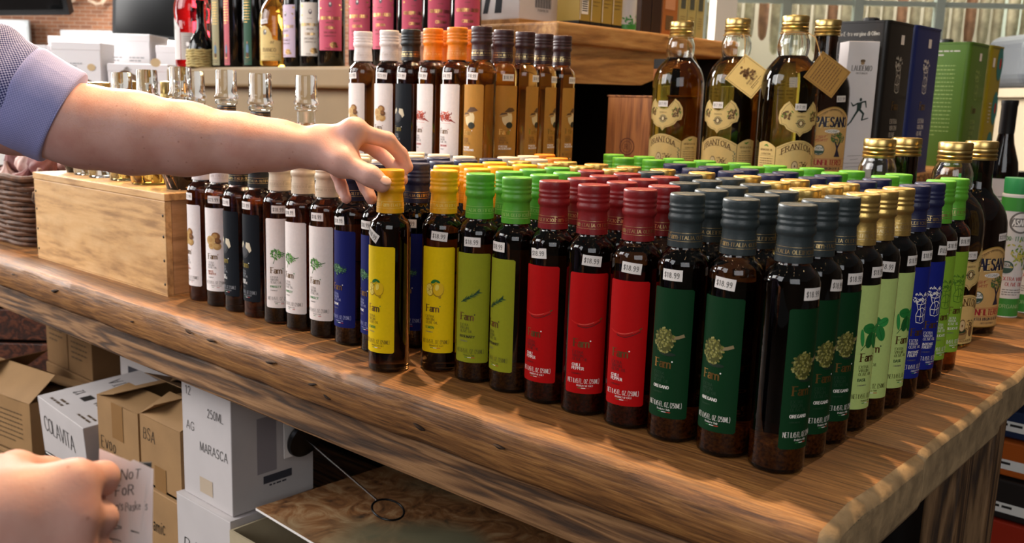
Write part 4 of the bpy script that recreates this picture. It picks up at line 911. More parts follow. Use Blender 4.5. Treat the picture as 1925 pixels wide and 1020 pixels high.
# white and green cans
M_can = mat('white_can_enamel', '#dedad6', .35); M_cangreen = mat('can_green', '#3f8f3a', .4); M_lidg = mat('green_plastic_lid', '#2f9150', .45)
def can_art():
    A = Art(); A.rect(-68, 68, 2, 32, M_cangreen, 1); A.rect(-68, 68, 176, 198, M_cangreen, 1)
    A.ring(0, 158, 15, 18, PGR, 2, 24); A.ell(0, 158, 15, 15, PW, 2); A.rect(-15, 15, 151, 165, PGR, 3); A.text('ASARO', 0, 153, 9.5, PWH, 4, align='c', serif=False, cond=.62, wd=.18)
    A.text('100% ITALIAN', 0, 128, 7, mat('print_green', '#1f7a2c', .6), 2, align='c', serif=False, cond=.8)
    R = random.Random(6)
    for i in range(70): A.ell(R.gauss(6, 9), R.gauss(105, 9), 3, 1.4, (M_moss, mat('can_leaf', '#a7b04a', .6), mat('can_leaf_pale', '#cdbf5a', .6))[i % 3], 2 + i % 3, R.random() * 3, 6)
    A.ring(-14, 84, 8, 10.5, M_seal, 2); A.poly([(-22, 83), (-6, 83), (-8, 77), (-14, 75), (-20, 77)], M_seal, 3); A.text('USDA', -14, 85, 4.5, M_seal, 3, align='c', serif=False, wd=.2)
    A.text('EXTRA VIRGIN', 2, 62, 6, PRD, 2, align='c', serif=False, cond=.8); A.text('OLIVE OIL', 2, 53, 6, PRD, 2, align='c', serif=False, cond=.8); A.para(-16, 46, 34, 3, 4, PGR, 1.2); A.text('ORGANIC', 0, 16, 6, mat('can_pale', '#a8c890', .5), 3, align='c', serif=False)
    return A.mesh('can_print', on_cyl(.0215, 0), 4)
CANP = can_art()
for i, (x, y, ph, lb) in enumerate(((-.022, .920, 30, 'white and green oil can with green lid beside the black glass bottle'), (-.004, .985, 20, 'white and green oil can with green lid, second from the black glass bottle'), (-.088, .925, 10, 'white and green oil can with green lid, half hidden behind the black bottle'))):
    t = thing('oil_can', lb, 'can', (x, y, 0), toward_cam(x, y, ph), 'white and green oil cans')
    b = MB().lathe([(0, .002), (.0200, .002), (.0215, 0), (.0222, .001), (.0215, .004), (.0215, .198), (.0221, .201), (.0215, .203), (.020, .2035), (0, .2035)], 36).build('can_body', M_can, t, smooth=True, ang=40)
    kid(b, 'can_print', CANP); MB().lathe([(.0190, .2035), (.0205, .204), (.0210, .212), (.0214, .226), (.0208, .229), (0, .229)], 32).build('lid', M_lidg, t, smooth=True, ang=40)
# black lidded jars at the far end of the table
M_jar = mat('dark_jar_glass', '#1c1210', .15); M_lidk = mat('black_lid', '#101114', .35)
for i in range(5):
    x, y = -.235 + .075 * i, 1.98 + .05 * (i % 2)
    t = thing('lidded_jar', 'squat dark jar with black lid at the far end of the table', 'jar', (x, y, 0), 0, 'dark lidded jars at the far end of the table')
    MB().lathe([(0, .001), (.030, 0), (.033, .005), (.033, .14), (.026, .155), (.026, .16), (0, .16)], 24).build('jar_body', M_jar, t, smooth=True)
    MB().lathe([(.026, .158), (.029, .159), (.029, .178), (.027, .18), (0, .18)], 24).build('lid', M_lidk, t, smooth=True, ang=40)

# ---- wooden wine box on the riser
M_wbox = wood('reddish_box_wood', '#c07a3a', '#a5622c', '#7a4418', (14, 14, 1.0), .5, .25, grain=.6)
t = thing('wooden_box', 'small reddish wooden box with a round stamp on the riser', 'box', (-.722, .90, TIER))
MB().box(-.052, .052, -.065, -.055, 0, .145).build('front_board', M_wbox, t, bevel=.001); MB().box(-.052, .052, .055, .065, 0, .145).build('back_board', M_wbox, t, bevel=.001)
MB().box(.042, .052, -.055, .055, 0, .145).build('side_board', M_wbox, t, bevel=.001); MB().box(-.052, -.042, -.055, .055, 0, .145).build('side_board', M_wbox, t, bevel=.001)
l = MB().box(-.054, .054, -.067, .067, .145, .149).build('lid', wood('box_lid_wood', '#b8783c', '#9a5c2a', '#6b3c1a', (14, 1, 14), .5, .25), t, bevel=.001)
for x in (-.035, .03): MB().lathe([(.0025, 0), (.0018, .0012), (0, .0014)], 8, c=(x, -.060), z0=.149).build('nail', M_pit, l)
A = Art(); A.ring(0, 45, 16, 18, mat('stamp_brown', '#5c2a12', .6)); A.ring(0, 45, 11, 12, mat('stamp_brown', '#5c2a12', .6)); A.text('R', 0, 40, 10, mat('stamp_brown', '#5c2a12', .6), align='c')
kid(t, 'stamp', A.mesh('stamp', on_plane((0, -.065, 0), (1, 0, 0), (0, 0, 1))))
A = Art(); A.ring(0, 45, 16, 18, mat('stamp_brown', '#5c2a12', .6)); A.ring(0, 45, 11, 12, mat('stamp_brown', '#5c2a12', .6)); kid(t, 'stamp', A.mesh('stamp', on_plane((.052, 0, 0), (0, 1, 0), (0, 0, 1))))
t = thing('orange_carton', 'narrow orange carton with black top standing on the wooden box', 'box', (-.692, .92, TIER + .149)); MB().box(-.018, .018, -.02, .02, 0, .055).build('carton_body', mat('orange_card', '#a8642c', .6), t, bevel=.001); MB().box(-.0182, .0182, -.0202, .0202, .055, .075).build('top_band', PK, t, bevel=.001)
A = Art(); A.rect(-8, 8, 8, 24, M_umb); A.para(-7, 40, 14, 4, 4, M_umb, 1.2); kid(t, 'carton_print', A.mesh('carton_print', on_plane((0, -.02, 0), (1, 0, 0), (0, 0, 1))))

# ================================================================== vinegar bottles on the tan shelf
SH = 0.401
def wine_prof(r, h, sh, nr, nh):
    return [(0, .003), (r * .9, 0), (r, .005), (r, sh), (r * .96, sh + .012), (r * .80, sh + .028), (r * .55, sh + .045), (nr * 1.1, sh + .062), (nr, sh + .08), (nr, h - .03), (nr * 1.15, h - .027), (nr * 1.15, h), (0, h)]
M_vin = mat('black_vinegar_glass', '#0b0908', .08); M_foilk = mat('black_foil', '#15151a', .4)
def plain_bottle(x, y, z, r, h, sh, label, group, lab=None, artf=None, phi=0, nr=.013, gm=None, labw=30, labh=(30, 150), foil=None, name='vinegar_bottle'):
    t = thing(name, label, 'bottle', (x, y, z), toward_cam(x, y, phi), group)
    MB().lathe(wine_prof(r, h, sh, nr, h), 32).build('glass_body', gm or M_vin, t, smooth=True, ang=55)
    MB().lathe([(nr * 1.06, h - .055), (nr * 1.2, h - .05), (nr * 1.22, h + .001), (0, h + .0012)], 24).build('capsule', foil or M_foilk, t, smooth=True, ang=50)
    if lab:
        A = Art(); A.rect(-labw, labw, labh[0], labh[1], lab); l = kid(t, 'label', A.mesh('label', on_cyl(r, 0, off=.0003), 4))
        if artf: A = Art(); artf(A, labw, labh[0], labh[1]); kid(l, 'label_print', A.mesh('label_print', on_cyl(r, 0, off=.0005), 4))
    return t
M_pinkl = mat('pink_label', '#c8506a', .55); M_lav = mat('lavender_label', '#c9b4c8', .55); M_crm = mat('ivory_label', '#e4ddd2', .6)
def giusti(A, w_, y0, y1):
    h = y1 - y0; c = M_sepia
    A.ell(0, y1 - 22, 4, 6, mat('crest_grey', '#6a5f66', .6), 1); A.ell(0, y1 - 20, 2, 3, PWH, 2); A.para(-8, y1 - 38, 16, 1, 3, M_umb, .9)
    A.text('GIUSEPPE GIUSTI', 0, y0 + h * .56, 6.4, PG, 2, align='c', cond=.72, wd=.2); A.text('MODENA', 0, y0 + h * .49, 3.4, M_umb, 2, align='c'); A.text('CREMA', 0, y0 + h * .39, 5.6, PG, 2, align='c', wd=.2)
    A.text('BALSAMICO', 0, y0 + h * .31, 4, M_sepia, 2, align='c'); A.text('DI MODENA IGP', 0, y0 + h * .25, 3, M_sepia, 2, align='c')
    R = random.Random(9)
    for i in range(9): A.ring(w_ * .35 + R.uniform(-8, 8), y0 + 12 + R.uniform(-4, 6), 2.4, 3.4, PG, 2, 12); A.ell(w_ * .35 + R.uniform(-8, 8), y0 + 12 + R.uniform(-4, 6), 2.4, 2.4, PBZ, 3)
    for i in range(14): A.ell((w_ - 5) * (1 if i % 2 else -1) + R.uniform(-3, 3), y1 - 6 - R.uniform(0, 26), 2.2, 1.4, PG, 2, R.random() * 3, 6)
    A.text('CREMA', -w_ * .2, y0 + 3, 3, M_sepia, 2, align='c')
GX = ((-1.455, .655, -4, M_pinkl, 'next to the white labelled one'), (-1.345, .66, -24, M_pinkl, 'second from the white labelled one'), (-1.262, .66, -28, M_pinkl, 'third from the white labelled one'), (-1.178, .655, 12, M_pinkl, 'fourth from the white labelled one'), (-1.095, .65, 16, M_pinkl, 'fifth from the white labelled one'), (-1.022, .66, 10, M_pinkl, 'last, next to the white carton'))
for x, y, ph, m, w_ in GX: plain_bottle(x, y, SH, .0335, .29, .17, 'black vinegar bottle, pink and gold label, ' + w_, 'pink labelled vinegar bottles', m, giusti, ph, labw=30, labh=(38, 165))
plain_bottle(-1.528, .655, SH, .0315, .29, .17, 'black vinegar bottle with white and gold label on the tan shelf', None, M_crm, giusti, -8, labw=28, labh=(26, 152))
plain_bottle(-1.597, .66, SH, .0325, .29, .17, 'black vinegar bottle with narrow lavender label on the tan shelf', None, M_lav, giusti, -55, labw=28, labh=(24, 150))
# golden bottle
def bianco(A, w_, y0, y1):
    A.text('BIANCO', 0, y0 + 22, 9, M_sepia, 2, align='c', cond=.85, serif=False); A.line([(-w_ + 3, y0 + 16), (w_ - 3, y0 + 16)], .5, M_sepia, 2); A.para(-14, y0 + 10, 28, 2, 4, M_umb, 1); A.text('et', 8, y0 + 42, 8, M_sepia, 2, align='c', slant=.3)
    A.ell(-12, y1 - 14, 5, 7, PGR, 2); A.ell(-10, y1 - 12, 2, 3, PWH, 3); A.line([(-w_ + 2, y0 + 2), (w_ - 2, y0 + 2), (w_ - 2, y0 + 44)], .5, M_umb, 2)
t = thing('vinegar_bottle', 'round golden vinegar bottle with cream scalloped label on the tan shelf', 'bottle', (-1.680, .655, SH), toward_cam(-1.68, .655, -22))
MB().lathe([(0, .004), (.034, 0), (.0385, .004), (.0395, .01), (.0395, .115), (.038, .13), (.032, .15), (.022, .165), (.0165, .175), (.0155, .19), (.0155, .205), (.019, .208), (.019, .222), (0, .222)], 40).build('glass_body', mat('golden_vinegar_glass', (.62, .36, .05), .02, trans=1.0, ior=1.45), t, smooth=True, ang=55)
A = Art(); A.poly([(-30, 16), (30, 16), (30, 64), (12, 66), (8, 72), (6, 82), (-2, 96), (-12, 102), (-24, 100), (-30, 92)], M_cream); l = kid(t, 'label', A.mesh('label', on_cyl(.0395, 0, off=.0003), 4))
A = Art(); bianco(A, 30, 16, 100); kid(l, 'label_print', A.mesh('label_print', on_cyl(.0395, 0, off=.0005), 4))
pm, pp = price_mesh('$12.99', .1, .0395, .112, -14); q = kid(t, 'price_tag', pm); kid(q, 'price_print', pp)
MB().lathe([(.0165, .205), (.0205, .207), (.0205, .236), (.018, .24), (0, .24)], 24).build('stopper', mat('cork_stopper', '#a88458', .8), t, smooth=True)
# three slim strip-labelled bottles
def strip(A, w_, y0, y1, R=random.Random(2)):
    A.para(-w_ + 3, y1 - 20, 2 * w_ - 6, 9, 7, PG, 2); A.ell(0, y0 + 40, 4, 14, mat('figure_blue', '#5a7a94', .6), 2); A.ell(0, y0 + 57, 2, 3, mat('figure_face', '#a87a5c', .6), 3); A.ell(0, y0 + 26, 4, 6, M_sepia, 3); A.line([(-5, y0 + 20), (0, y0 + 18), (5, y0 + 20)], 1.4, PG, 3); A.para(-w_ + 3, y0 + 12, 2 * w_ - 6, 2, 5, M_umb, 1.6)
for x, y, m, cl, ph in ((-1.925, .66, mat('sage_strip_label', '#9c9470', .6), 'sage green', -40), (-1.862, .66, mat('rose_strip_label', '#b8525c', .6), 'rose', -55), (-1.778, .66, mat('bottle_green_label', '#1f4d34', .6), 'dark green', -35)):
    plain_bottle(x, y, SH, .0315, .30, .20, 'slim black vinegar bottle with tall %s strip label on the tan shelf' % cl, 'strip labelled vinegar bottles', m, strip, ph, labw=12, labh=(6, 190))
# red aperitif bottle
t = thing('aperitif_bottle', 'tall bottle of bright red aperitif with grey label on the tan shelf', 'bottle', (-2.086, .665, SH), toward_cam(-2.075, .665, -30))
MB().lathe([(0, .005), (.040, 0), (.047, .004), (.0485, .012), (.0485, .125), (.0470, .135), (.0495, .15), (.0485, .175), (.042, .20), (.028, .225), (.018, .25), (.016, .30), (.0, .30)], 40).build('glass_body', mat('red_aperitif_glass', (.85, .02, .035), .02, trans=1.0, ior=1.42), t, smooth=True, ang=55)
A = Art(); A.rect(-10, 52, 22, 96, mat('grey_label', '#b3aaa4', .6)); A.poly([(-46, 22), (-12, 22), (-12, 108), (-24, 122), (-34, 132), (-46, 140)], mat('pale_label', '#cfc8c4', .6)); l = kid(t, 'label', A.mesh('label', on_cyl(.0485, 0, off=.0003), 4))
A = Art(); A.para(0, 84, 44, 6, 6, PGR, 1.2); A.rect(22, 44, 34, 48, mat('stamp_blue', '#50688a', .6)); A.ell(28, 41, 4, 5, M_moss, 3); A.text('ITA', -40, 106, 8, M_umb, align='c'); kid(l, 'label_print', A.mesh('label_print', on_cyl(.0485, 0, off=.0005), 4))
MB().lathe([(.016, .285), (.0185, .287), (.0185, .325), (0, .326)], 24).build('cap', PW, t, smooth=True)
# straw-covered fiasco
t = thing('fiasco_bottle', 'small dark wine flask in a woven straw base on the tan shelf', 'bottle', (-1.987, .630, SH), 0)
MB().lathe([(0, .01), (.03, .006), (.036, .02), (.036, .05), (.032, .066), (.022, .085), (.013, .105), (.0105, .13), (.0105, .17), (.013, .172), (.013, .18), (0, .18)], 32).build('glass_body', M_vin, t, smooth=True, ang=55)
b = MB()
for i in range(7): z = .004 + i * .0068; r = .0375 + .001 * math.sin(i * 2); b.tube([(r * math.cos(a), r * math.sin(a), z + .0012 * math.sin(a * 9 + i)) for a in np.linspace(0, 2 * PI, 40)], .0040, 6)
b.build('straw_base', mat('woven_straw', '#b3a068', .8, var=.3, vscale=80, bump=.5, bscale=300), t, smooth=True)
A = Art(); A.ell(0, 0, 9, 6, mat('pale_label', '#cfc8c4', .6)); kid(t, 'label', A.mesh('label', lambda u, v, l: (-.012 + u * .001, -.034 + .0000 * v, .062 + v * .001)))

# ================================================================== cartons on the pine shelf
PZ = .495
t = thing('white_carton', 'large white carton with black brush letter and barcode on the pine shelf', 'box', (-.985, .895, PZ), 0)
c = MB().box(-.235, 0, -.105, .135, .012, .24).build('carton_body', M_ctn, t, bevel=.002); MB().box(-.240, .005, -.110, .140, 0, .012).build('pine_tray', M_pine, t, bevel=.001)
A = Art(); blk = mat('brush_black', '#1a1c24', .6); A.quad((-104, 26), (-90, 26), (-66, 130), (-80, 130), blk); A.quad((-70, 26), (-50, 26), (-42, 130), (-58, 130), blk); kid(c, 'carton_print', A.mesh('carton_print', on_plane((0, -.105, .0), (1, 0, 0), (0, 0, 1))))
A = Art()
for i in range(18): A.rect(-50 + i * 3.2, -50 + i * 3.2 + (1.4 if i % 3 else 2.2), 40, 100, PK)
A.text('8 004190 120', -22, 32, 5, PK, align='c', serif=False); kid(c, 'carton_print', A.mesh('carton_print', on_plane((0, 0, 0), (0, 1, 0), (0, 0, 1))))
M_gbox = mat('mustard_card', '#a88c3c', .5); M_blackb = mat('black_card', '#15110e', .5)
for i in range(4):
    y = .832 + i * .0445
    t = thing('gold_carton', ('mustard carton with white barcode on the pine shelf', 'mustard carton next to the barcode one on the pine shelf', 'mustard carton third from the white carton', 'mustard carton next to the white can')[i], 'box', (-.878 - (.002 * i), y + .05, PZ), 0, 'mustard cartons on the pine shelf')
    c = MB().box(-.06, .0, -.0195, .0195, .0, .17).build('carton_body', M_gbox, t, bevel=.0008); MB().box(-.0603, .0003, -.0198, .0198, 0, .010).build('base_band', M_blackb, t)
    A = Art(); A.rect(-18, -16, 12, 170, FLW); A.para(-12, 60, 26, 3, 8, M_umb, 1.4)
    if i == 0:
        A.rect(-13, 12, 24, 60, PWH, 1)
        for k in range(6): A.rect(-10, 9, 30 + k * 4.6, 32.4 + k * 4.6, PK, 2)
    kid(c, 'carton_print', A.mesh('carton_print', on_plane((0, 0, 0), (0, 1, 0), (0, 0, 1))))
t = thing('oil_can', 'white can with green leaf band on the pine shelf', 'can', (-.895, 1.065, PZ), toward_cam(-.9, 1.06)); b = MB().lathe([(0, 0), (.0245, 0), (.025, .002), (.025, .19), (.0, .19)], 28).build('can_body', mat('white_gloss_can', '#dcdcdc', .25), t, smooth=True, ang=40)
A = Art(); R = random.Random(3); A.rect(-78, 78, 3, 14, M_cangreen)
for i in range(50): A.ell(R.uniform(-70, 70), R.uniform(10, 34), 4, 2, M_cangreen, 2, R.random() * 3, 6)
A.text('OLIO', 0, 120, 12, PGR, 2, align='c'); kid(b, 'can_print', A.mesh('can_print', on_cyl(.025, 0), 4))
M_brnbox = mat('chocolate_card', '#33190d', .45)
for i, y in enumerate((1.118, 1.164)):
    t = thing('brown_carton', ('dark brown carton next to the white can', 'dark brown carton next to the orange carton')[i], 'box', (-.885, y + .02, PZ), 0); MB().box(-.05, 0, -.021, .021, 0, .18).build('carton_body', M_brnbox, t, bevel=.001)
    A = Art(); A.rect(-20, 20, 150, 160, M_umb); A.line([(-20, 0), (-20, 178)], .8, PBZ); kid(t, 'carton_print', A.mesh('carton_print', on_plane((0, 0, 0), (0, 1, 0), (0, 0, 1))))
t = thing('orange_carton', 'orange carton with pale panel on the pine shelf', 'box', (-.885, 1.245, PZ), 0); MB().box(-.055, 0, -.034, .034, 0, .125).build('carton_body', mat('orange_card', '#a8642c', .6), t, bevel=.001); A = Art(); A.rect(-26, 20, 62, 100, mat('peach_panel', '#c9906a', .6)); A.rect(-20, 14, 14, 48, M_umb, 1); kid(t, 'carton_print', A.mesh('carton_print', on_plane((0, 0, 0), (0, 1, 0), (0, 0, 1))))
for i in range(3):
    y = 1.305 + i * .043; t = thing('cream_carton', ('pale olive bottle carton next to the orange carton', 'middle one of three pale olive cartons', 'pale olive carton at the shelf end')[i], 'box', (-.885, y, PZ), 0, 'pale olive cartons')
    MB().box(-.05, 0, -.019, .019, 0, .11).build('carton_body', mat('pale_olive_card', '#b0a468', .55), t, bevel=.001); A = Art(); A.rect(-12, 10, 70, 108, mat('slate_print', '#4a4f4a', .6)); A.para(-11, 50, 20, 5, 6, M_umb, 1.2); kid(t, 'carton_print', A.mesh('carton_print', on_plane((0, 0, 0), (0, 1, 0), (0, 0, 1))))

# ================================================================== pine wine crate with flasks, basket
M_crate = wood('pale_crate_pine', '#dcb27c', '#cfa066', '#9c7244', (1.0, 8, 8), .55, .2, stain=.42, staincol='#7a5028', knots=5.2, grain=.45)
M_crate_e = wood('crate_end_pine', '#c2946a', '#ad8054', '#845c38', (8, 1.0, 8), .6, .2, grain=.5)
t = thing('wine_crate', 'pale pine wine crate with nailed lid standing on the table', 'crate', (-1.286, .055, 0)); CZ = .172
fb = MB().box(-.250, .250, -.092, -.080, .002, CZ - .013).build('front_board', M_crate, t, bevel=.0012)
MB().box(-.250, .250, .080, .092, .002, CZ - .013).build('back_board', M_crate, t, bevel=.0012)
eb = MB().box(.236, .250, -.0798, .0798, .002, CZ - .013).build('end_board', M_crate_e, t, bevel=.0012)
MB().box(-.250, -.236, -.0798, .0798, .002, CZ - .013).build('end_board', M_crate_e, t, bevel=.0012)
MB().box(-.2495, .2495, -.0915, .0915, 0.0, .002).build('bottom_board', M_crate, t)
MB().box(-.252, .252, -.093, .093, CZ - .0125, CZ).build('lid', M_crate, t, bevel=.0012)
for z in (.02, .06, .10, .135):
    for x in (.243, -.243): MB().ball((x, -.0922, z), (.0026, .0008, .0026), 8).build('nail', mat('grey_nail', '#3c352c', .5, metal=.6), fb, smooth=True)
A = Art(); st = mat('burnt_stamp', '#3a2414', .7); A.text('12x75cl', 30, -147, 14, st, align='c', cond=.78, serif=False, wd=.12)
kid(eb, 'stamp', A.mesh('stamp', on_plane((.250, 0, 0), (0, -1, 0), (0, 0, -1))))
# flasks on the crate
M_flask = mat('flask_glass', (.93, .95, .93), .01, trans=1.0, ior=1.45); M_amber = mat('amber_liqueur', (.85, .50, .10), .02, trans=1.0, ior=1.42); M_cola = mat('dark_vinegar', (.03, .015, .01), .03, trans=1.0, ior=1.45); M_ltgold = mat('pale_gold_liqueur', (.9, .72, .35), .02, trans=1.0, ior=1.42)
def flask(x, y, liq, label, h=.175, r=.040, stop='glass', bot=.62):
    t = thing('glass_flask', label, 'bottle', (x, y, CZ), 0, 'flasks on the pine crate')
    b = MB(); s_ = h / .175
    b.lathe([(0, .006), (r * bot * .8, .004), (r * bot, 0), (r * bot * 1.05, .004), (r * .98, .045 * s_), (r, .062 * s_), (r * .93, .080 * s_), (r * .70, .098 * s_), (r * .50, .112 * s_), (.0155, .122 * s_), (0, .122 * s_)], 36).build('filled_body', liq, t, smooth=True, ang=55)
    nk = [(.0155, .1225 * s_), (.0155, .140 * s_), (.0195, .143 * s_), (.0195, .148 * s_), (.0155, .150 * s_)]
    MB().lathe(nk + [(q - .0018, z) for q, z in reversed(nk)], 28, close=True).build('neck', M_flask, t, smooth=True, ang=50)
    if stop == 'glass':
        st = MB().lathe([(0, .146 * s_), (.0095, .146 * s_), (.0098, .151 * s_), (.0205, .1515 * s_), (.0212, .155 * s_), (.0185, .160 * s_), (.0180, .196 * s_), (.0170, .199 * s_), (0, .199 * s_)], 28).build('stopper', M_flask, t, smooth=True, ang=40)
        if liq is M_cola:
            b = MB(); b.lathe([(.0157, .124 * s_), (.0161, .1245 * s_), (.0161, .139 * s_), (.0157, .1395 * s_)], 28); k_ = b.build('neck_band', mat('black_neck_band', '#15161c', .4), t, smooth=True); A = Art()
            for i in range(4): A.rect(0, 100, 1.5 + i * 3.4, 2.0 + i * 3.4, PG)
            kid(k_, 'band_print', A.mesh('band_print', on_cyl(.0161, .1245 * s_), 3))
    else: MB().lathe([(.0156, .148 * s_), (.0185, .1485 * s_), (.0188, .156 * s_), (.0182, .158 * s_), (.0188, .160 * s_), (.0188, .180 * s_), (0, .1815 * s_)], 28).build('screw_cap', M_goldcap, t, smooth=True, ang=40)
    return t
flask(-1.089, .030, M_cola, 'tapered flask of dark vinegar with glass stopper on the crate edge', .180, .044)
flask(-1.200, .030, M_amber, 'round flask of amber liqueur with glass stopper, next to the dark vinegar flask', .176, .040, bot=.8)
flask(-1.078, .112, M_cola, 'flask of dark vinegar behind the one on the crate edge', .178, .036)
flask(-1.290, .030, M_ltgold, 'flask of pale liqueur with glass stopper, second from the amber flask', .172, .032, bot=.85)
flask(-1.365, .025, M_flask, 'clear flask with gold cap in the middle of the crate', .172, .030, 'cap', .9)
flask(-1.432, .028, M_flask, 'clear flask with gold cap, next to the tapered one at the crate end', .172, .030, 'cap', .9)
flask(-1.495, .035, M_cola, 'tapered flask of dark vinegar at the far crate end', .165, .034)
flask(-1.180, .112, M_flask, 'clear flask with glass stopper in the back row on the crate', .176, .036)
flask(-1.262, .112, M_ltgold, 'flask of pale liqueur with gold cap in the back row on the crate', .176, .034, 'cap', .9)
flask(-1.345, .110, M_flask, 'clear flask with gold cap in the back row on the crate', .176, .034, 'cap', .9)
flask(-1.425, .110, M_ltgold, 'flask of pale liqueur with gold cap, far end of the back row', .176, .034, 'cap', .9)
# flasks on the table between crate and riser
def tflask(x, y, liq, label, h):
    t = flask(x, y, liq, label, .178, .038); t.location.z = .165; t['group'] = 'flasks on the small pine riser'
tflask(-.932, .080, M_cola, 'flask of dark vinegar on the small riser behind the black capped bottles', .318)
tflask(-.935, .175, M_flask, 'clear flask with glass stopper on the small riser behind the dark flask', .318)
# jar beside the crate
t = thing('swing_top_jar', 'narrow jar of olives with wire clasp between basket and crate', 'jar', (-1.585, .012, 0)); b = MB().lathe([(0, .002), (.024, 0), (.027, .005), (.027, .085), (.022, .098), (.02, .104), (0, .104)], 28).build('jar_body', mat('olive_jar', (.72, .6, .18), .03, trans=1.0, ior=1.42), t, smooth=True, ang=50)
MB().lathe([(.021, .104), (.0235, .105), (.0235, .116), (.018, .124), (0, .127)], 24).build('lid', M_lidk, t, smooth=True); MB().tube([(.0, -.0245, .098), (.006, -.032, .11), (.004, -.030, .126), (0, -.012, .134), (-.004, -.030, .126), (-.006, -.032, .11), (0, -.0245, .098)], .0012, 6).build('wire_clasp', mat('steel_wire', (.7, .7, .72), .2, metal=1), t, smooth=True)
MB().lathe([(.0245, .006), (.0245, .02), (0, .02)], 24).build('olives', mat('green_olives', '#4a6a20', .5, var=.5, vscale=200), t, smooth=True)
# wicker basket
t = thing('wicker_basket', 'dark brown woven wicker basket at the end of the crate', 'basket', (-1.80, .11, 0)); M_wick = mat('dark_wicker', '#5a3820', .7, var=.45, vscale=60, bump=.4, bscale=250)
def sq(a, rx, ry, p=5.0):
    c_, s_ = math.cos(a), math.sin(a); k = (abs(c_) ** p + abs(s_) ** p) ** (-1 / p); return rx * c_ * k, ry * s_ * k
for i in range(13):
    z = .006 + i * .0108; g = .012 * i / 13; b = MB(); pts = []
    for j in range(73):
        a = 2 * PI * j / 72; x, y = sq(a, .16 + g, .12 + g); wv = .0030 * math.cos(j * PI / 3 + PI * (i % 2)); d = math.hypot(x, y); pts.append((x * (1 + wv / d), y * (1 + wv / d), z + .001 * math.sin(j + i)))
    b.tube(pts, .0052, 6, cap=False).build('weave_strand', M_wick, t, smooth=True)
for j in range(24):
    a = 2 * PI * (j + .5) / 24; x, y = sq(a, .157, .117); x2, y2 = sq(a, .17, .13); MB().tube([(x, y, 0), (x2, y2, .146)], .0035, 6).build('stake', M_wick, t, smooth=True)
MB().tube([sq(2 * PI * j / 60, .174, .134) + (.148 + .002 * math.sin(j * 1.3),) for j in range(61)], .0075, 8, cap=False).build('rim', M_wick, t, smooth=True)
MB().prism([sq(2 * PI * j / 40, .155, .115) for j in range(40)], 0, .004).build('base', M_wick, t)
M_gar = mat('pink_garlic_skin', '#c9a49a', .55, var=.35, vscale=30); M_gar2 = mat('purple_garlic_skin', '#8a5a58', .55, var=.4, vscale=30)
R = random.Random(12); gi = 0
for (gx, gy, gz) in ((.10, -.075, .120), (.03, -.08, .121), (-.05, -.075, .122), (-.11, -.07, .120), (.11, .0, .122), (.04, .0, .123), (-.035, .0, .121), (-.105, .01, .122), (.1, .07, .121), (.02, .075, .123), (-.06, .075, .122), (.07, -.045, .168), (0, -.04, .168), (-.07, -.04, .169), (.06, .03, .168), (-.02, .035, .169)):
    gt = thing('garlic_bulb', 'pink skinned garlic bulb heaped in the wicker basket', 'garlic', (-1.80 + gx, .11 + gy, gz), R.uniform(0, 6), 'garlic bulbs in the basket'); gi += 1
    n = 40; b = MB(); pr_ = [(0, -.024), (.012, -.024), (.026, -.018), (.033, -.006), (.031, .008), (.022, .02), (.010, .030), (.005, .040), (.0035, .050), (0, .051)]
    b.lathe(pr_, n); b.v = [(x * (1 + .07 * math.cos(9 * math.atan2(y, x))), y * (1 + .07 * math.cos(9 * math.atan2(y, x))), z) for x, y, z in b.v]
    b.build('bulb', M_gar if gi % 2 else M_gar2, gt, smooth=True); gt.rotation_euler = (R.uniform(-.9, .9), R.uniform(-.9, .9), R.uniform(0, 6))
MB().prism([sq(2 * PI * j / 40, .150, .110) for j in range(40)], .055, .094).build('liner', mat('dark_liner', '#3a2420', .8), t)

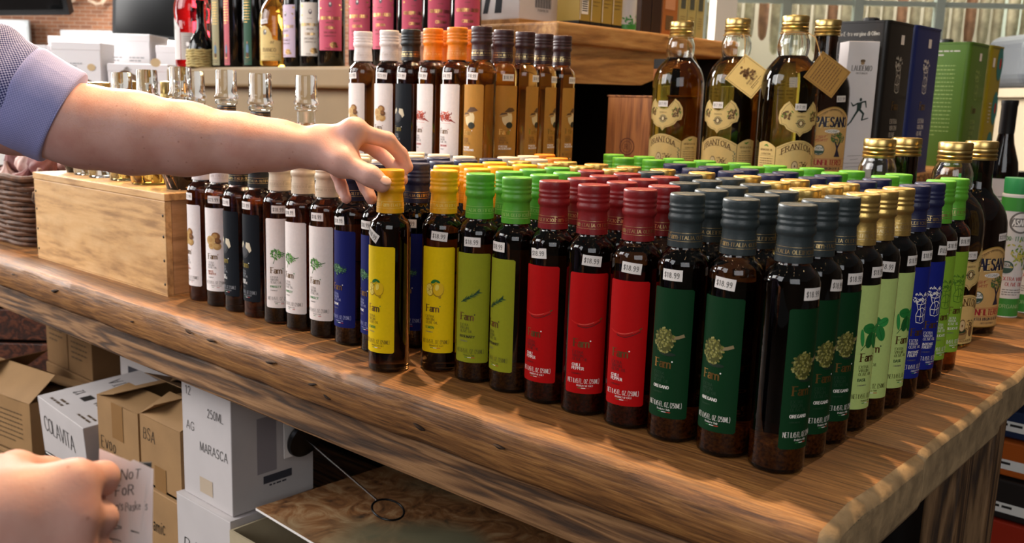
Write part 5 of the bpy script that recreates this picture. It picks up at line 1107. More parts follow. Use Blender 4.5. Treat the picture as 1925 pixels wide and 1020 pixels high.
# ================================================================== cartons under the table
LS = -.62
MB().box(-2.17, -.30, .0, .74, TZ + LS - .02, TZ + LS).build('lower_shelf', M_apron, table, bevel=.002)
M_kraft = mat('kraft_cardboard', '#96734a', .75, var=.10, vscale=14, bump=.12, bscale=140)
M_kraft2 = mat('kraft_cardboard_dark', '#7d5c38', .75, var=.10, vscale=14, bump=.12, bscale=140)
M_whitecard = mat('white_cardboard', '#bdb6b4', .65, var=.04, vscale=12)
M_tape = mat('brown_packing_tape', '#8a6438', .25); M_mark = mat('black_marker', '#15120f', .6)
def carton(label, x0, x1, y0, y1, z0, z1, m=M_kraft, rot=0.0, front=None, side=None, top=None, flaps=(), tape=None, name='cardboard_box', group=None, open_=False):
    cx_, cy_ = (x0 + x1) / 2, (y0 + y1) / 2; t = thing(name, label, 'box', (cx_, cy_, z0), math.radians(rot), group); hx, hy, h = (x1 - x0) / 2, (y1 - y0) / 2, z1 - z0
    if open_:
        b = MB(); w_ = .004
        b.box(-hx, hx, -hy, -hy + w_, 0, h); b.box(-hx, hx, hy - w_, hy, 0, h); b.box(-hx, -hx + w_, -hy + w_, hy - w_, 0, h); b.box(hx - w_, hx, -hy + w_, hy - w_, 0, h); b.box(-hx, hx, -hy, hy, 0, w_)
        c = b.build('carton_body', m, t)
    else: c = MB().box(-hx, hx, -hy, hy, 0, h).build('carton_body', m, t, bevel=.0015)
    if front: kid(c, 'front_print', front.mesh('front_print', on_plane((-hx, -hy, 0), (1, 0, 0), (0, 0, 1))))
    if side: kid(c, 'side_print', side.mesh('side_print', on_plane((hx, -hy, 0), (0, 1, 0), (0, 0, 1))))
    if top: kid(c, 'top_print', top.mesh('top_print', on_plane((hx, hy, h), (-1, 0, 0), (0, -1, 0))))
    for e, ang, ln in flaps:    # hinged flaps: edge, opening angle from flat, length
        a = math.radians(ang); ca, sa = math.cos(a) * ln, math.sin(a) * ln; th = .0015
        if e == 'f': q = [(-hx, -hy, h), (hx, -hy, h), (hx, -hy + ca, h + sa), (-hx, -hy + ca, h + sa)]
        elif e == 'b': q = [(hx, hy, h), (-hx, hy, h), (-hx, hy - ca, h + sa), (hx, hy - ca, h + sa)]
        elif e == 'l': q = [(-hx, hy, h), (-hx, -hy, h), (-hx + ca, -hy, h + sa), (-hx + ca, hy, h + sa)]
        else: q = [(hx, -hy, h), (hx, hy, h), (hx - ca, hy, h + sa), (hx - ca, -hy, h + sa)]
        q = [Vector(p) for p in q]; n = (q[1] - q[0]).cross(q[2] - q[0]).normalized() * th
        b = MB(); b.add([p + n * .1 for p in q] + [p + n for p in q], [(3, 2, 1, 0), (4, 5, 6, 7), (0, 1, 5, 4), (1, 2, 6, 5), (2, 3, 7, 6), (3, 0, 4, 7)]); b.build('flap', m, t)
    if tape:
        A = Art(); A.rect(*tape, M_tape); kid(t, 'tape_strip', A.mesh('tape_strip', on_plane((-hx, -hy, 0), (1, 0, 0), (0, 0, 1), .0009)))
    return t
def rows(x, y, w_, n, lh=9, m=M_mark, h=2.2):
    A = Art(); A.para(x, y, w_, n, lh, m, h, R=random.Random(int(x + y))); return A
kfaint = mat('faded_carton_print', '#4d3a24', .7)
# white oil cartons beside the table leg
A = Art(); A.text('12', 14, 185, 15, M_mark, serif=False, wd=.075, contrast=0); A.text('250ML', 82, 158, 15, M_mark, serif=False, wd=.075, contrast=0, cond=.85); A.text('AG', 14, 122, 15, M_mark, serif=False, wd=.075, contrast=0); A.text('MARASCA', 56, 92, 16, M_mark, serif=False, wd=.075, contrast=0, cond=.85); A.rect(52, 92, 16, 44, mat('old_tape', '#b8a690', .4))
Bm = Art(); Bm.rect(62, 122, 40, 54, mat('strip_grey', '#3a3a42', .6)); Bm.para(74, 34, 50, 1, 5, mat('strip_grey', '#3a3a42', .6), 3); Bm.rect(50, 90, 60, 160, mat('stain_grey', '#8a8488', .6))  # includes a grey patch darker than the card
carton('white carton lettered 250ML and MARASCA stacked under the table', -1.066, -.915, .0, .17, -.363, -.125, M_whitecard, 0, A, Bm, name='white_box')
A = Art(); A.text('Balsamic', 22, 150, 30, M_mark, serif=False, wd=.07, contrast=.2, slant=.12, cond=.95, jit=.08, track=.06); A.text('12', 14, 132, 13, M_mark, serif=False, wd=.075, contrast=0); A.text('250ML', 90, 96, 14, M_mark, serif=False, wd=.075, contrast=0, cond=.85)
carton('white carton with handwritten word Balsamic under the MARASCA carton', -1.074, -.905, -.012, .17, LS, -.365, M_whitecard, 0, A, name='white_box', flaps=[('f', -1.2, .06)])
A = rows(14, 200, 110, 6, 12, mat('pale_ink', '#77706a', .7), 3); A.text('TRUFFLE', 20, 170, 12, mat('pale_ink', '#77706a', .7), serif=False)
carton('open pale carton with faded print in front of the poster board', -.895, -.63, -.02, .20, LS, -.372, mat('cream_cardboard', '#a8997c', .7, var=.05), 0, A, open_=True)
# brown handwritten cartons
A = Art(); A.text('Evoo', 12, 34, 26, M_mark, serif=False, wd=.07, contrast=.2, cond=.85, jit=.08)
carton('kraft box with open flaps and handwritten Evoo beside the COLAVITA carton', -1.388, -1.226, .0, .17, -.400, -.262, M_kraft, 0, A, flaps=[('f', 8, .07), ('b', 20, .07), ('l', 14, .075), ('r', -1, .06)], tape=(60, 104, 66, 138), open_=True)
carton('plain kraft box under the Evoo box', -1.395, -1.228, -.004, .17, LS, -.402, M_kraft2)
A = Art(); A.text('BSA', 12, 88, 22, M_mark, serif=False, wd=.07, contrast=.2, cond=.8, slant=.1, jit=.08)
carton('kraft box with raised flap and handwritten BSA next to the MARASCA carton', -1.218, -1.076, .0, .17, -.390, -.258, M_kraft, 0, A, flaps=[('f', 24, .07), ('b', 12, .06), ('l', 28, .06)], tape=(50, 90, 0, 46), open_=True)
A = Art(); A.text('Balsamic', 10, 150, 26, M_mark, serif=False, wd=.07, contrast=.2, cond=.62, slant=.1, jit=.08)
carton('kraft box with handwritten Balsamic under the BSA box', -1.222, -1.082, -.006, .17, LS, -.392, M_kraft, 0, A)
# COLAVITA carton
A = Art(); A.text('COLAVITA', 118, 92, 34, M_mark, serif=False, wd=.09, contrast=.4, align='c', cond=.95, track=.1); A.poly([(0, 0), (256, 0), (256, 12), (200, 30), (120, 42), (50, 40), (0, 34)], M_mark); A.line([(10, 32), (80, 36), (160, 26), (240, 4)], 3, PWH, 3)
T = Art(); T.text('COLAVITA', 150, 60, 30, M_mark, serif=False, wd=.09, align='c', cond=.95); T.text('EXTRA', 60, 150, 16, kfaint, serif=False); T.text('VIRGIN', 60, 125, 16, kfaint, serif=False); T.rect(150, 180, 150, 175, M_mark); T.text('12', 205, 150, 22, M_mark, serif=False); T.para(20, 210, 70, 2, 12, kfaint, 5); T.para(160, 215, 70, 2, 12, kfaint, 6)
t = carton('white COLAVITA carton with black swoosh among the kraft boxes', -1.665, -1.398, .0, .235, -.498, -.335, M_whitecard, -5, A, None, T, name='white_box'); t.rotation_euler = (math.radians(4), 0, math.radians(-5)); t.location.z += .011
carton('kraft box under the COLAVITA carton', -1.66, -1.405, .0, .235, LS, -.502, M_kraft2, 0)
# stacks to the left
carton('kraft box with wide open flaps left of the COLAVITA carton', -2.14, -1.835, .02, .195, -.535, -.400, M_kraft, 8, rows(150, 100, 120, 7, 12, kfaint, 3), flaps=[('f', 38, .09), ('b', 14, .08), ('l', 30, .12), ('r', -2, .10)], open_=True)
carton('kraft box under the wide open kraft box', -2.15, -1.835, .02, .20, LS, -.537, M_kraft, 4, rows(160, 70, 120, 5, 12, kfaint, 3))
carton('lower kraft box with printed lines behind the COLAVITA carton', -2.035, -1.90, .235, .42, -.40, -.27, M_kraft2, 0, rows(20, 110, 90, 6, 14, kfaint, 4))
carton('tall kraft box with printed lines near the open flaps', -2.165, -2.04, .235, .42, -.40, -.12, M_kraft2, 0, rows(20, 220, 80, 12, 14, kfaint, 4))
carton('wide kraft box under the two printed kraft boxes', -2.165, -1.895, .23, .42, LS, -.402, M_kraft2, 0)
A = Art(); A.text('AG', 210, 150, 20, M_mark, serif=False, contrast=0, wd=.09); A.rect(40, 130, 70, 100, mat('strip_grey', '#3a3a42', .6)); A.para(40, 58, 80, 2, 9, mat('strip_grey', '#3a3a42', .6), 3)
carton('white carton lettered AG behind the kraft boxes', -1.79, -1.44, .255, .42, -.43, -.150, M_whitecard, 0, A, name='white_box')
carton('white carton below the AG carton', -1.79, -1.44, .255, .42, LS, -.432, M_whitecard, 0, name='white_box')
# poster board lying on a dark box, with a wire card holder
carton('dark brown box holding up the poster board', -.60, -.31, .03, .50, LS, -.345, mat('dark_carton', '#2a1c12', .8), 0)
def poster_mat():
    m = bpy.data.materials.new('printed_photo_board'); m.use_nodes = True; nt = m.node_tree; N = nt.nodes; L = nt.links; b = N['Principled BSDF']; b.inputs['Roughness'].default_value = .6
    tc = N.new('ShaderNodeTexCoord'); n1 = N.new('ShaderNodeTexNoise'); n1.inputs['Scale'].default_value = 16; n1.inputs['Detail'].default_value = 10; n1.inputs['Distortion'].default_value = 2.2; n1.inputs['Roughness'].default_value = .62; L.new(tc.outputs['Object'], n1.inputs['Vector'])
    r = N.new('ShaderNodeValToRGB'); e = r.color_ramp.elements; e[0].position = .3; e[0].color = srgb('#3a2416'); e[1].position = .75; e[1].color = srgb('#b89a70'); k = e.new(.5); k.color = srgb('#8a5c34'); L.new(n1.outputs['Fac'], r.inputs[0])
    n2 = N.new('ShaderNodeTexNoise'); n2.inputs['Scale'].default_value = 3.0; L.new(tc.outputs['Object'], n2.inputs['Vector']); r2 = N.new('ShaderNodeValToRGB'); r2.color_ramp.elements[0].position = .5; r2.color_ramp.elements[1].position = .62; L.new(n2.outputs['Fac'], r2.inputs[0])
    mx = N.new('ShaderNodeMix'); mx.data_type = 'RGBA'; L.new(r2.outputs[0], mx.inputs['Factor']); L.new(r.outputs[0], mx.inputs['A']); mx.inputs['B'].default_value = srgb('#6f6a50'); L.new(mx.outputs['Result'], b.inputs['Base Color']); return m
t = thing('poster_board', 'stiff board printed with a brown rocky photo lying under the table', 'poster', (-.56, .235, -.341))
MB().box(-.30, .30, -.235, .235, 0, .004).build('foam_core', PW, t); MB().box(-.30, .30, -.235, .235, .0041, .0046).build('printed_face', poster_mat(), t)
t.rotation_euler = (0, 0, math.radians(-3))
t = thing('card_holder', 'wire card holder with black disc base lying on the poster board', 'holder', (-.885, .125, -.245)); M_blackp = mat('black_enamel', '#0b0c0e', .3); M_steel = mat('steel_wire', (.7, .7, .72), .2, metal=1)
d_ = Vector((.19, -.0, -.055)).normalized(); q_ = d_.to_track_quat('Z', 'Y').to_matrix().to_4x4()
b = MB().lathe([(0, 0), (.034, 0), (.036, .004), (.034, .010), (.012, .014), (0, .014)], 32).build('disc_base', M_blackp, t, smooth=True, ang=40); b.matrix_local = q_
MB().tube([d_ * .012, d_ * .20], .0017, 8).build('rod', M_steel, t, smooth=True)
ctr = d_ * .225; sd = d_.cross(Vector((0, 0, 1))).normalized(); MB().tube([ctr + d_ * .026 * math.cos(a) + sd * .026 * math.sin(a) for a in np.linspace(0, 2 * PI, 30)], .0018, 8, cap=False).build('ring_clip', M_blackp, t, smooth=True)
t = thing('white_card', 'small white card standing behind the disc of the card holder', 'card', (-.900, .125, -.245)); MB().box(-.001, .001, -.030, .030, -.036, .036).build('card_sheet', PW, t)
# colourful packages on the far right low shelf
for i, (x, y, z0, z1, col, lb) in enumerate(((.03, 1.27, -.56, -.46, '#a8301c', 'red snack package on the low shelf past the table legs'), (.03, 1.27, -.455, -.375, '#2a2422', 'black snack package with green leaves on the low shelf past the table legs'), (.03, 1.28, -.37, -.30, '#b85a1e', 'orange package on the low shelf past the table legs'), (.03, 1.29, -.295, -.24, '#24304e', 'navy package on top of the orange package'))):
    t = thing('food_package', lb, 'package', (x, y, z0)); MB().box(-.13, .13, -.09, .09, 0, z1 - z0).build('package_body', mat('package_' + col[1:], col, .35), t, bevel=.004)
    A = Art(); A.rect(20, 120, 14, 34, PWH); A.ell(170, 40, 30, 18, (M_moss, PRD, POR, PWH)[i], 2); A.para(30, 24, 60, 1, 5, PK, 5); kid(t, 'package_print', A.mesh('package_print', on_plane((-.13, -.09, 0), (1, 0, 0), (0, 0, 1))))
    A = Art(); A.rect(20, 80, 14, 34, PWH); kid(t, 'package_print', A.mesh('package_print', on_plane((.13, -.09, 0), (0, 1, 0), (0, 0, 1))))
t = thing('low_shelf', 'low wooden shelf past the table legs holding food packages', 'shelf', (.03, 1.28, FLOOR)); MB().box(-.16, .16, -.12, .12, .32, .338).build('shelf_board', M_apron, t)
for sx in (-1, 1):
    for sy in (-1, 1): MB().box(sx * .15 - .01, sx * .15 + .01, sy * .11 - .01, sy * .11 + .01, 0, .32).build('leg', M_leg, t)

# ================================================================== the shopper
def surface_nets(D, org, h):
    """D < 0 inside; returns vertices and quads"""
    ins = D < 0; nx, ny, nz = D.shape
    c = [ins[i:nx - 1 + i, j:ny - 1 + j, k:nz - 1 + k] for i in (0, 1) for j in (0, 1) for k in (0, 1)]
    s_ = sum(x.astype(np.int8) for x in c); act = (s_ > 0) & (s_ < 8); I = np.argwhere(act)
    idx = -np.ones(act.shape, np.int64); idx[tuple(I.T)] = np.arange(len(I))
    acc = np.zeros((len(I), 3)); cnt = np.zeros(len(I)); offs = [(i, j, k) for i in (0, 1) for j in (0, 1) for k in (0, 1)]
    for a in range(8):
        for b in range(a + 1, 8):
            oa, ob = np.array(offs[a]), np.array(offs[b])
            if abs(oa - ob).sum() != 1: continue
            da = D[tuple((I + oa).T)]; db = D[tuple((I + ob).T)]; m = (da < 0) != (db < 0); tt = np.where(m, da / np.where(m, da - db, 1), 0)
            acc += np.where(m[:, None], oa + (ob - oa) * tt[:, None], 0); cnt += m
    V = org + (I + acc / cnt[:, None]) * h; F = []
    for ax in range(3):
        sl0 = [slice(None)] * 3; sl1 = [slice(None)] * 3; sl0[ax] = slice(0, -1); sl1[ax] = slice(1, None)
        a, b = ins[tuple(sl0)], ins[tuple(sl1)]; E = np.argwhere(a != b); u, v = [q for q in range(3) if q != ax]
        ok = (E[:, u] > 0) & (E[:, v] > 0) & (E[:, u] < D.shape[u] - 1) & (E[:, v] < D.shape[v] - 1); E = E[ok]; fl = a[tuple(E.T)]
        def cell(du, dv):
            q = E.copy(); q[:, u] -= du; q[:, v] -= dv; return idx[tuple(q.T)]
        q = np.stack([cell(1, 1), cell(0, 1), cell(0, 0), cell(1, 0)], 1)
        flip = fl if ax != 1 else ~fl
        q[~flip] = q[~flip][:, ::-1]; F.append(q)
    return V, np.concatenate(F)
class Field:
    def __init__(s, lo, hi, h):
        s.lo = np.array(lo, float); s.h = h; n = np.ceil((np.array(hi) - s.lo) / h).astype(int) + 1; s.n = n; s.D = np.full(n, .05, np.float32)
    def chain(s, pts, rad, k=.01, kin=None):
        """smooth-blend a tapered chain of capsules into the field"""
        P = np.array(pts, float); R = np.array(rad, float); m = R.max() + .03 + k
        i0 = np.clip(np.floor((P.min(0) - m - s.lo) / s.h).astype(int), 0, s.n); i1 = np.clip(np.ceil((P.max(0) + m - s.lo) / s.h).astype(int) + 1, 0, s.n)
        if (i1 <= i0).any(): return s
        X, Y, Z = np.meshgrid(*[s.lo[a] + s.h * np.arange(i0[a], i1[a]) for a in range(3)], indexing='ij', sparse=False)
        d = None
        for a, b, ra, rb in zip(P, P[1:], R, R[1:]):
            ab = b - a; t = ((X - a[0]) * ab[0] + (Y - a[1]) * ab[1] + (Z - a[2]) * ab[2]) / max(ab @ ab, 1e-12); t = np.clip(t, 0, 1)
            q = np.sqrt((X - a[0] - t * ab[0]) ** 2 + (Y - a[1] - t * ab[1]) ** 2 + (Z - a[2] - t * ab[2]) ** 2) - (ra + (rb - ra) * t)
            d = q if d is None else s._sm(d, q, kin or k * .6)
        sl = tuple(slice(i0[a], i1[a]) for a in range(3)); s.D[sl] = s._sm(s.D[sl], d, k); return s
    @staticmethod
    def _sm(a, b, k):
        h = np.maximum(k - np.abs(a - b), 0) / k; return np.minimum(a, b) - h * h * k * .25
    def mesh(s, name, m, noise=0):
        V, F = surface_nets(s.D, s.lo, s.h); me = bpy.data.meshes.new(name); me.from_pydata(V.tolist(), [], F.tolist()); me.materials.append(m)
        me.polygons.foreach_set('use_smooth', [True] * len(me.polygons)); me.update()
        bm = bmesh.new(); bm.from_mesh(me); bmesh.ops.recalc_face_normals(bm, faces=bm.faces)
        for _ in range(2): bmesh.ops.smooth_vert(bm, verts=bm.verts, factor=.5, use_axis_x=True, use_axis_y=True, use_axis_z=True)
        bm.to_mesh(me); bm.free(); return me
def skin_mat():
    m = mat('skin', '#c98f78', .5, sss=.12); nt = m.node_tree; N = nt.nodes; L = nt.links; b = N['Principled BSDF']; tc = N.new('ShaderNodeTexCoord')
    n = N.new('ShaderNodeTexNoise'); n.inputs['Scale'].default_value = 26; n.inputs['Detail'].default_value = 5; L.new(tc.outputs['Object'], n.inputs['Vector'])
    r = N.new('ShaderNodeValToRGB'); r.color_ramp.elements[0].position = .3; r.color_ramp.elements[0].color = srgb('#c99486'); r.color_ramp.elements[1].position = .7; r.color_ramp.elements[1].color = srgb('#dab0a4'); L.new(n.outputs['Fac'], r.inputs[0])
    v = N.new('ShaderNodeTexVoronoi'); v.inputs['Scale'].default_value = 75; L.new(tc.outputs['Object'], v.inputs['Vector']); r2 = N.new('ShaderNodeValToRGB'); r2.color_ramp.elements[0].position = .03; r2.color_ramp.elements[0].color = (.5,) * 3 + (1,); r2.color_ramp.elements[1].position = .12; r2.color_ramp.elements[1].color = (0, 0, 0, 1); L.new(v.outputs['Distance'], r2.inputs[0])
    mx = N.new('ShaderNodeMix'); mx.data_type = 'RGBA'; L.new(r2.outputs[0], mx.inputs['Factor']); L.new(r.outputs[0], mx.inputs['A']); mx.inputs['B'].default_value = srgb('#9a5c44'); L.new(mx.outputs['Result'], b.inputs['Base Color'])
    n3 = N.new('ShaderNodeTexNoise'); n3.inputs['Scale'].default_value = 420; n3.inputs['Detail'].default_value = 3; L.new(tc.outputs['Object'], n3.inputs['Vector']); bp = N.new('ShaderNodeBump'); bp.inputs['Strength'].default_value = .18; bp.inputs['Distance'].default_value = .001; L.new(n3.outputs['Fac'], bp.inputs['Height']); L.new(bp.outputs[0], b.inputs['Normal'])
    return m
M_skin = skin_mat(); M_nail = mat('finger_nail', '#dcae9c', .3)
person = thing('person', 'person in checked blue shirt reaching for a lemon bottle and holding a note', 'person', (-.76, -.74, FLOOR))
PO = Vector(person.location)
def pkid(name, me, parent=None):
    o = link(name, me, parent or person); 
    if parent is None: o.location = -PO
    return o
# left arm and hand, reaching
Fl = Field((-.90, -.50, .17), (-.44, .035, .40), .0023)
Fl.chain([(-.8038, -.3654, .3054), (-.7471, -.3021, .2927), (-.7136, -.2588, .2861), (-.6747, -.2104, .2801), (-.6352, -.1609, .2759), (-.6056, -.127, .2741), (-.5757, -.0926, .273)], [.043, .0462, .0466, .0415, .0335, .0280, .0238], .012, .02)
Fl.chain([(-.84, -.41, .352), (-.8038, -.3654, .3054)], [.040, .043], .02)
hx = Vector((-.0095, .012, .002))
Fl.chain([(-.640, -.150, .277), (-.592, -.088, .270)], [.022, .0175], .014); Fl.chain([(-.622, -.168, .275), (-.572, -.112, .272)], [.022, .0175], .014)
IDX = [(-.5659, -.088, .2805), (-.5266, -.0692, .2945), (-.5105, -.0295, .2835), (-.507, -.0098, .2661), (-.502, -.0024, .2495)]
MID = [(-.5734, -.0819, .2785), (-.546, -.0543, .2870), (-.5425, -.0146, .2676), (-.5217, -.0068, .2497), (-.5009, -.0123, .234)]
RNG = [(-.5832, -.0783, .2745), (-.5662, -.0475, .2780), (-.5705, -.026, .2431), (-.5554, -.0245, .2208), (-.537, -.0316, .2078)]
PNK = [(-.5879, -.0771, .2690), (-.5841, -.0457, .2690), (-.5928, -.0412, .2373), (-.5815, -.0425, .2183), (-.568, -.0468, .2066)]
THB = [(-.5631, -.0961, .2679), (-.5193, -.0930, .2569), (-.4793, -.0842, .2435), (-.4690, -.0752, .2345)]
for q, r in ((IDX, .0135), (MID, .0135), (RNG, .0128), (PNK, .0120)): Fl.chain([q[0], q[1]], [.016, r], .013)
Fl.chain([IDX[1], MID[1], RNG[1], PNK[1]], [.0105, .0105, .010, .0095], .012); 
Fl.chain([THB[0], THB[1]], [.0205, .0155], .016); Fl.chain([IDX[0], THB[1], IDX[1]], [.012, .010, .010], .018)
for q, r in ((IDX, (.0116, .0101, .0087, .0077)), (MID, (.0116, .0101, .0088, .0078)), (RNG, (.0112, .0098, .0086, .0076)), (PNK, (.0102, .0088, .0078, .0070))): Fl.chain(q[1:], r, .0055, .004)
Fl.chain(THB[1:], (.0140, .0122, .0104), .008, .006)
# right arm and hand, closed on the note
Fr = Field((-.50, -.86, -.04), (-.14, -.52, .20), .0027)
Fr.chain([(-.43, -.80, .165), (-.33, -.745, .125), (-.25, -.695, .100), (-.2021, -.6649, .0873), (-.1950, -.6362, .0873)], [.046, .044, .034, .026, .025], .015, .02)
RI = [(-.1897, -.618, .0972), (-.1817, -.5892, .1015), (-.1922, -.5659, .0947), (-.2232, -.5505, .0773), (-.2387, -.5531, .0694)]
RM = [(-.1884, -.6191, .0879), (-.1746, -.5941, .0836), (-.1849, -.5721, .0712), (-.2164, -.5573, .053), (-.2318, -.5595, .0465)]
RR = [(-.1866, -.6206, .0754), (-.1737, -.5982, .0639), (-.1826, -.5758, .0483), (-.2135, -.5607, .0291), (-.2285, -.5622, .0233)]
RPk = [(-.1901, -.6199, .0656), (-.1782, -.6006, .0438), (-.1871, -.5785, .0284), (-.2132, -.5655, .0111), (-.2268, -.566, .0059)]
RT = [(-.2129, -.6179, .1002), (-.2432, -.5998, .0930), (-.2565, -.5739, .0797), (-.2495, -.5553, .0725)]
for q, r in ((RI, .0128), (RM, .0130), (RR, .0124), (RPk, .0115)): Fr.chain([q[0], q[1]], [.020, r], .014)
Fr.chain([RI[1], RM[1], RR[1], RPk[1]], [.0105, .0105, .010, .0095], .012); Fr.chain([(-.196, -.636, .092), (-.194, -.632, .066)], [.022, .020], .014)
for q, r in ((RI, (.0118, .0100, .0088, .0078)), (RM, (.0120, .0102, .0090, .0080)), (RR, (.0115, .0098, .0086, .0076)), (RPk, (.0105, .0088, .0078, .0070))): Fr.chain(q[1:], r, .005, .004)
Fr.chain(RT, (.018, .0128, .0108, .0092), .010, .006)
# trunk, head, neck: coarse
Fb = Field((-1.15, -1.1, -.05), (-.35, -.38, .88), .011)
Fb.chain([(-.735, -.735, .47), (-.70, -.705, .58)], [.06, .058], .04); Fb.chain([(-.69, -.695, .66), (-.695, -.70, .74)], [.082, .095], .03); Fb.chain([(-.655, -.655, .66), (-.645, -.645, .615)], [.055, .042], .03); Fb.chain([(-.616, -.612, .685), (-.606, -.600, .668)], [.012, .014], .012)
def sl(o):
    me = o.data
    return o
body = pkid('body_trunk', Fb.mesh('head_and_neck', M_skin)); body.name = 'head'
la = pkid('arm', Fl.mesh('arm', M_skin)); ra = pkid('arm', Fr.mesh('arm', M_skin))
la['label'] = 'bare forearm and hand gripping the yellow capsule'; ra['label'] = 'hand closed on the paper note'
# fine hair along the forearm
R = random.Random(31); hv = []; hf = []; vs = la.data.vertices; gd = Vector((.62, .70, .1)).normalized()
cand = [q.index for q in vs if q.normal.z > -.1 and -.76 < q.co.x < -.59]; 
for ix in R.sample(cand, min(1100, len(cand))):
    q = vs[ix]; c = q.co; d = (q.normal * .55 + gd + Vector((R.uniform(-.5, .5), R.uniform(-.5, .5), R.uniform(-.2, .5)))).normalized() * R.uniform(.004, .009); sd_ = d.cross(q.normal).normalized() * .00007; k = len(hv)
    hv += [c - sd_, c + sd_, c + d]; hf.append((k, k + 1, k + 2))
hm = MB(); hm.add(hv, hf); hr = link('arm_hair', hm.mesh('arm_hair', mat('blond_hair', '#dcae7c', .5)), la); hr['kind'] = 'stuff'
# nails
def nail(parent, c, nrm, along, a, b_):
    nrm = Vector(nrm).normalized(); al = Vector(along); al = (al - nrm * al.dot(nrm)).normalized(); sd_ = nrm.cross(al); B = MB(); B.ball((0, 0, 0), 1.0, 10); c = Vector(c)
    B.v = [tuple(c + al * (x * b_) + sd_ * (y * a) + nrm * (z * .0016)) for x, y, z in B.v]; B.build('finger_nail', M_nail, parent, smooth=True)
tcam = (CAM - Vector(THB[3])).normalized(); along = Vector(THB[3]) - Vector(THB[2])
nail(la, Vector(THB[3]) + (tcam * .75 + Vector((.1, .1, .55))).normalized() * .0106 + along * .16, tcam * .75 + Vector((.1, .1, .55)), along, .0062, .0076)
# shirt
def cloth(name, c1, c2, scale):
    m = bpy.data.materials.new(name); m.use_nodes = True; nt = m.node_tree; N = nt.nodes; L = nt.links; b = N['Principled BSDF']; b.inputs['Roughness'].default_value = .85; b.inputs['Sheen Weight'].default_value = .2
    uv = N.new('ShaderNodeUVMap'); uv.uv_map = 'uv'; ck = N.new('ShaderNodeTexChecker'); ck.inputs['Scale'].default_value = scale; ck.inputs['Color1'].default_value = srgb(c1); ck.inputs['Color2'].default_value = srgb(c2); L.new(uv.outputs[0], ck.inputs['Vector']); L.new(ck.outputs[0], b.inputs['Base Color'])
    n = N.new('ShaderNodeTexNoise'); n.inputs['Scale'].default_value = 30; tc = N.new('ShaderNodeTexCoord'); L.new(tc.outputs['Object'], n.inputs['Vector']); bp = N.new('ShaderNodeBump'); bp.inputs['Strength'].default_value = .25; bp.inputs['Distance'].default_value = .006; L.new(n.outputs['Fac'], bp.inputs['Height']); L.new(bp.outputs[0], b.inputs['Normal']); return m
M_check = cloth('checked_shirt_cotton', '#2c3478', '#a9b0dc', 560); M_cuff = cloth('pale_cuff_cotton', '#8d93ce', '#a8aee4', 620)
def sleeve(name, pts, rad, m, n=48, sub=14, folds=.004, seed=1, closed_rim=None):
    P = [Vector(p) for p in pts]; R = list(rad); V = []; UV = []; K_ = len(P); path = []; rr = []
    for i in range(K_ - 1):
        for j in range(sub):
            t = j / sub; p0 = P[max(i - 1, 0)]; p1 = P[i]; p2 = P[i + 1]; p3 = P[min(i + 2, K_ - 1)]
            path.append(.5 * ((2 * p1) + (p2 - p0) * t + (2 * p0 - 5 * p1 + 4 * p2 - p3) * t * t + (3 * p1 - p0 - 3 * p2 + p3) * t ** 3)); rr.append(R[i] + (R[i + 1] - R[i]) * t)
    path.append(P[-1]); rr.append(R[-1]); nrm = None; ln = 0; rg = random.Random(seed); ph = [rg.uniform(0, 6.28) for _ in range(6)]; k = len(path)
    for i in range(k):
        t = (path[min(i + 1, k - 1)] - path[max(i - 1, 0)]).normalized()
        if nrm is None: nrm = t.orthogonal().normalized()
        nrm = (nrm - t * nrm.dot(t)).normalized(); bn = t.cross(nrm)
        if i: ln += (path[i] - path[i - 1]).length
        for j in range(n + 1):
            a = 2 * PI * j / n; f = folds * (math.sin(3 * a + ln * 40 + ph[0]) * .5 + math.sin(5 * a - ln * 70 + ph[1]) * .35 + math.sin(2 * a + ln * 120 + ph[2]) * .5)
            V.append(path[i] + (nrm * math.cos(a) + bn * math.sin(a)) * (rr[i] + f)); UV.append((a * .055, ln))
    F = [(i * (n + 1) + j, i * (n + 1) + j + 1, (i + 1) * (n + 1) + j + 1, (i + 1) * (n + 1) + j) for i in range(k - 1) for j in range(n)]
    me = bpy.data.meshes.new(name); me.from_pydata([tuple(v) for v in V], [], F); me.materials.append(m); me.polygons.foreach_set('use_smooth', [True] * len(F)); ul = me.uv_layers.new(name='uv')
    for lp in me.loops: ul.data[lp.index].uv = UV[lp.vertex_index]
    me.update(); return me
E_, S_ = Vector((-.768, -.3191, .3021)), Vector((-.7999, -.3623, .3303))
ax = (E_ - S_).normalized()
slv = pkid('sleeve', sleeve('sleeve', [S_ + ax * .030, S_, (-.850, -.427, .372), (-.885, -.50, .415), (-.905, -.585, .455), (-.87, -.66, .47)], [.056, .0620, .0670, .070, .074, .085], M_check, folds=.0045))
cuff = pkid('cuff', sleeve('cuff', [S_ + ax * .004, S_ + ax * .006, S_ + ax * .012, S_ + ax * .03, E_ - ax * .006, E_, E_ + ax * .001, E_ - ax * .010, E_ - ax * .03], [.0590, .0625, .0640, .0630, .0600, .0588, .0560, .0535, .0530], M_cuff, sub=5, folds=.0014, seed=3)); cuff['label'] = 'rolled-up pale lavender cuff'
pkid('sleeve', sleeve('sleeve', [(-.36, -.762, .137), (-.43, -.80, .165), (-.49, -.825, .27), (-.56, -.85, .41), (-.62, -.82, .465)], [.052, .056, .060, .070, .085], M_check, seed=5))
pkid('cuff', sleeve('cuff', [(-.385, -.776, .147), (-.35, -.757, .133), (-.318, -.739, .120), (-.322, -.741, .1215)], [.0585, .0600, .0570, .052], M_cuff, sub=6, folds=.001, seed=6))
Ft = Field((-1.1, -1.05, -.12), (-.42, -.42, .62), .010)
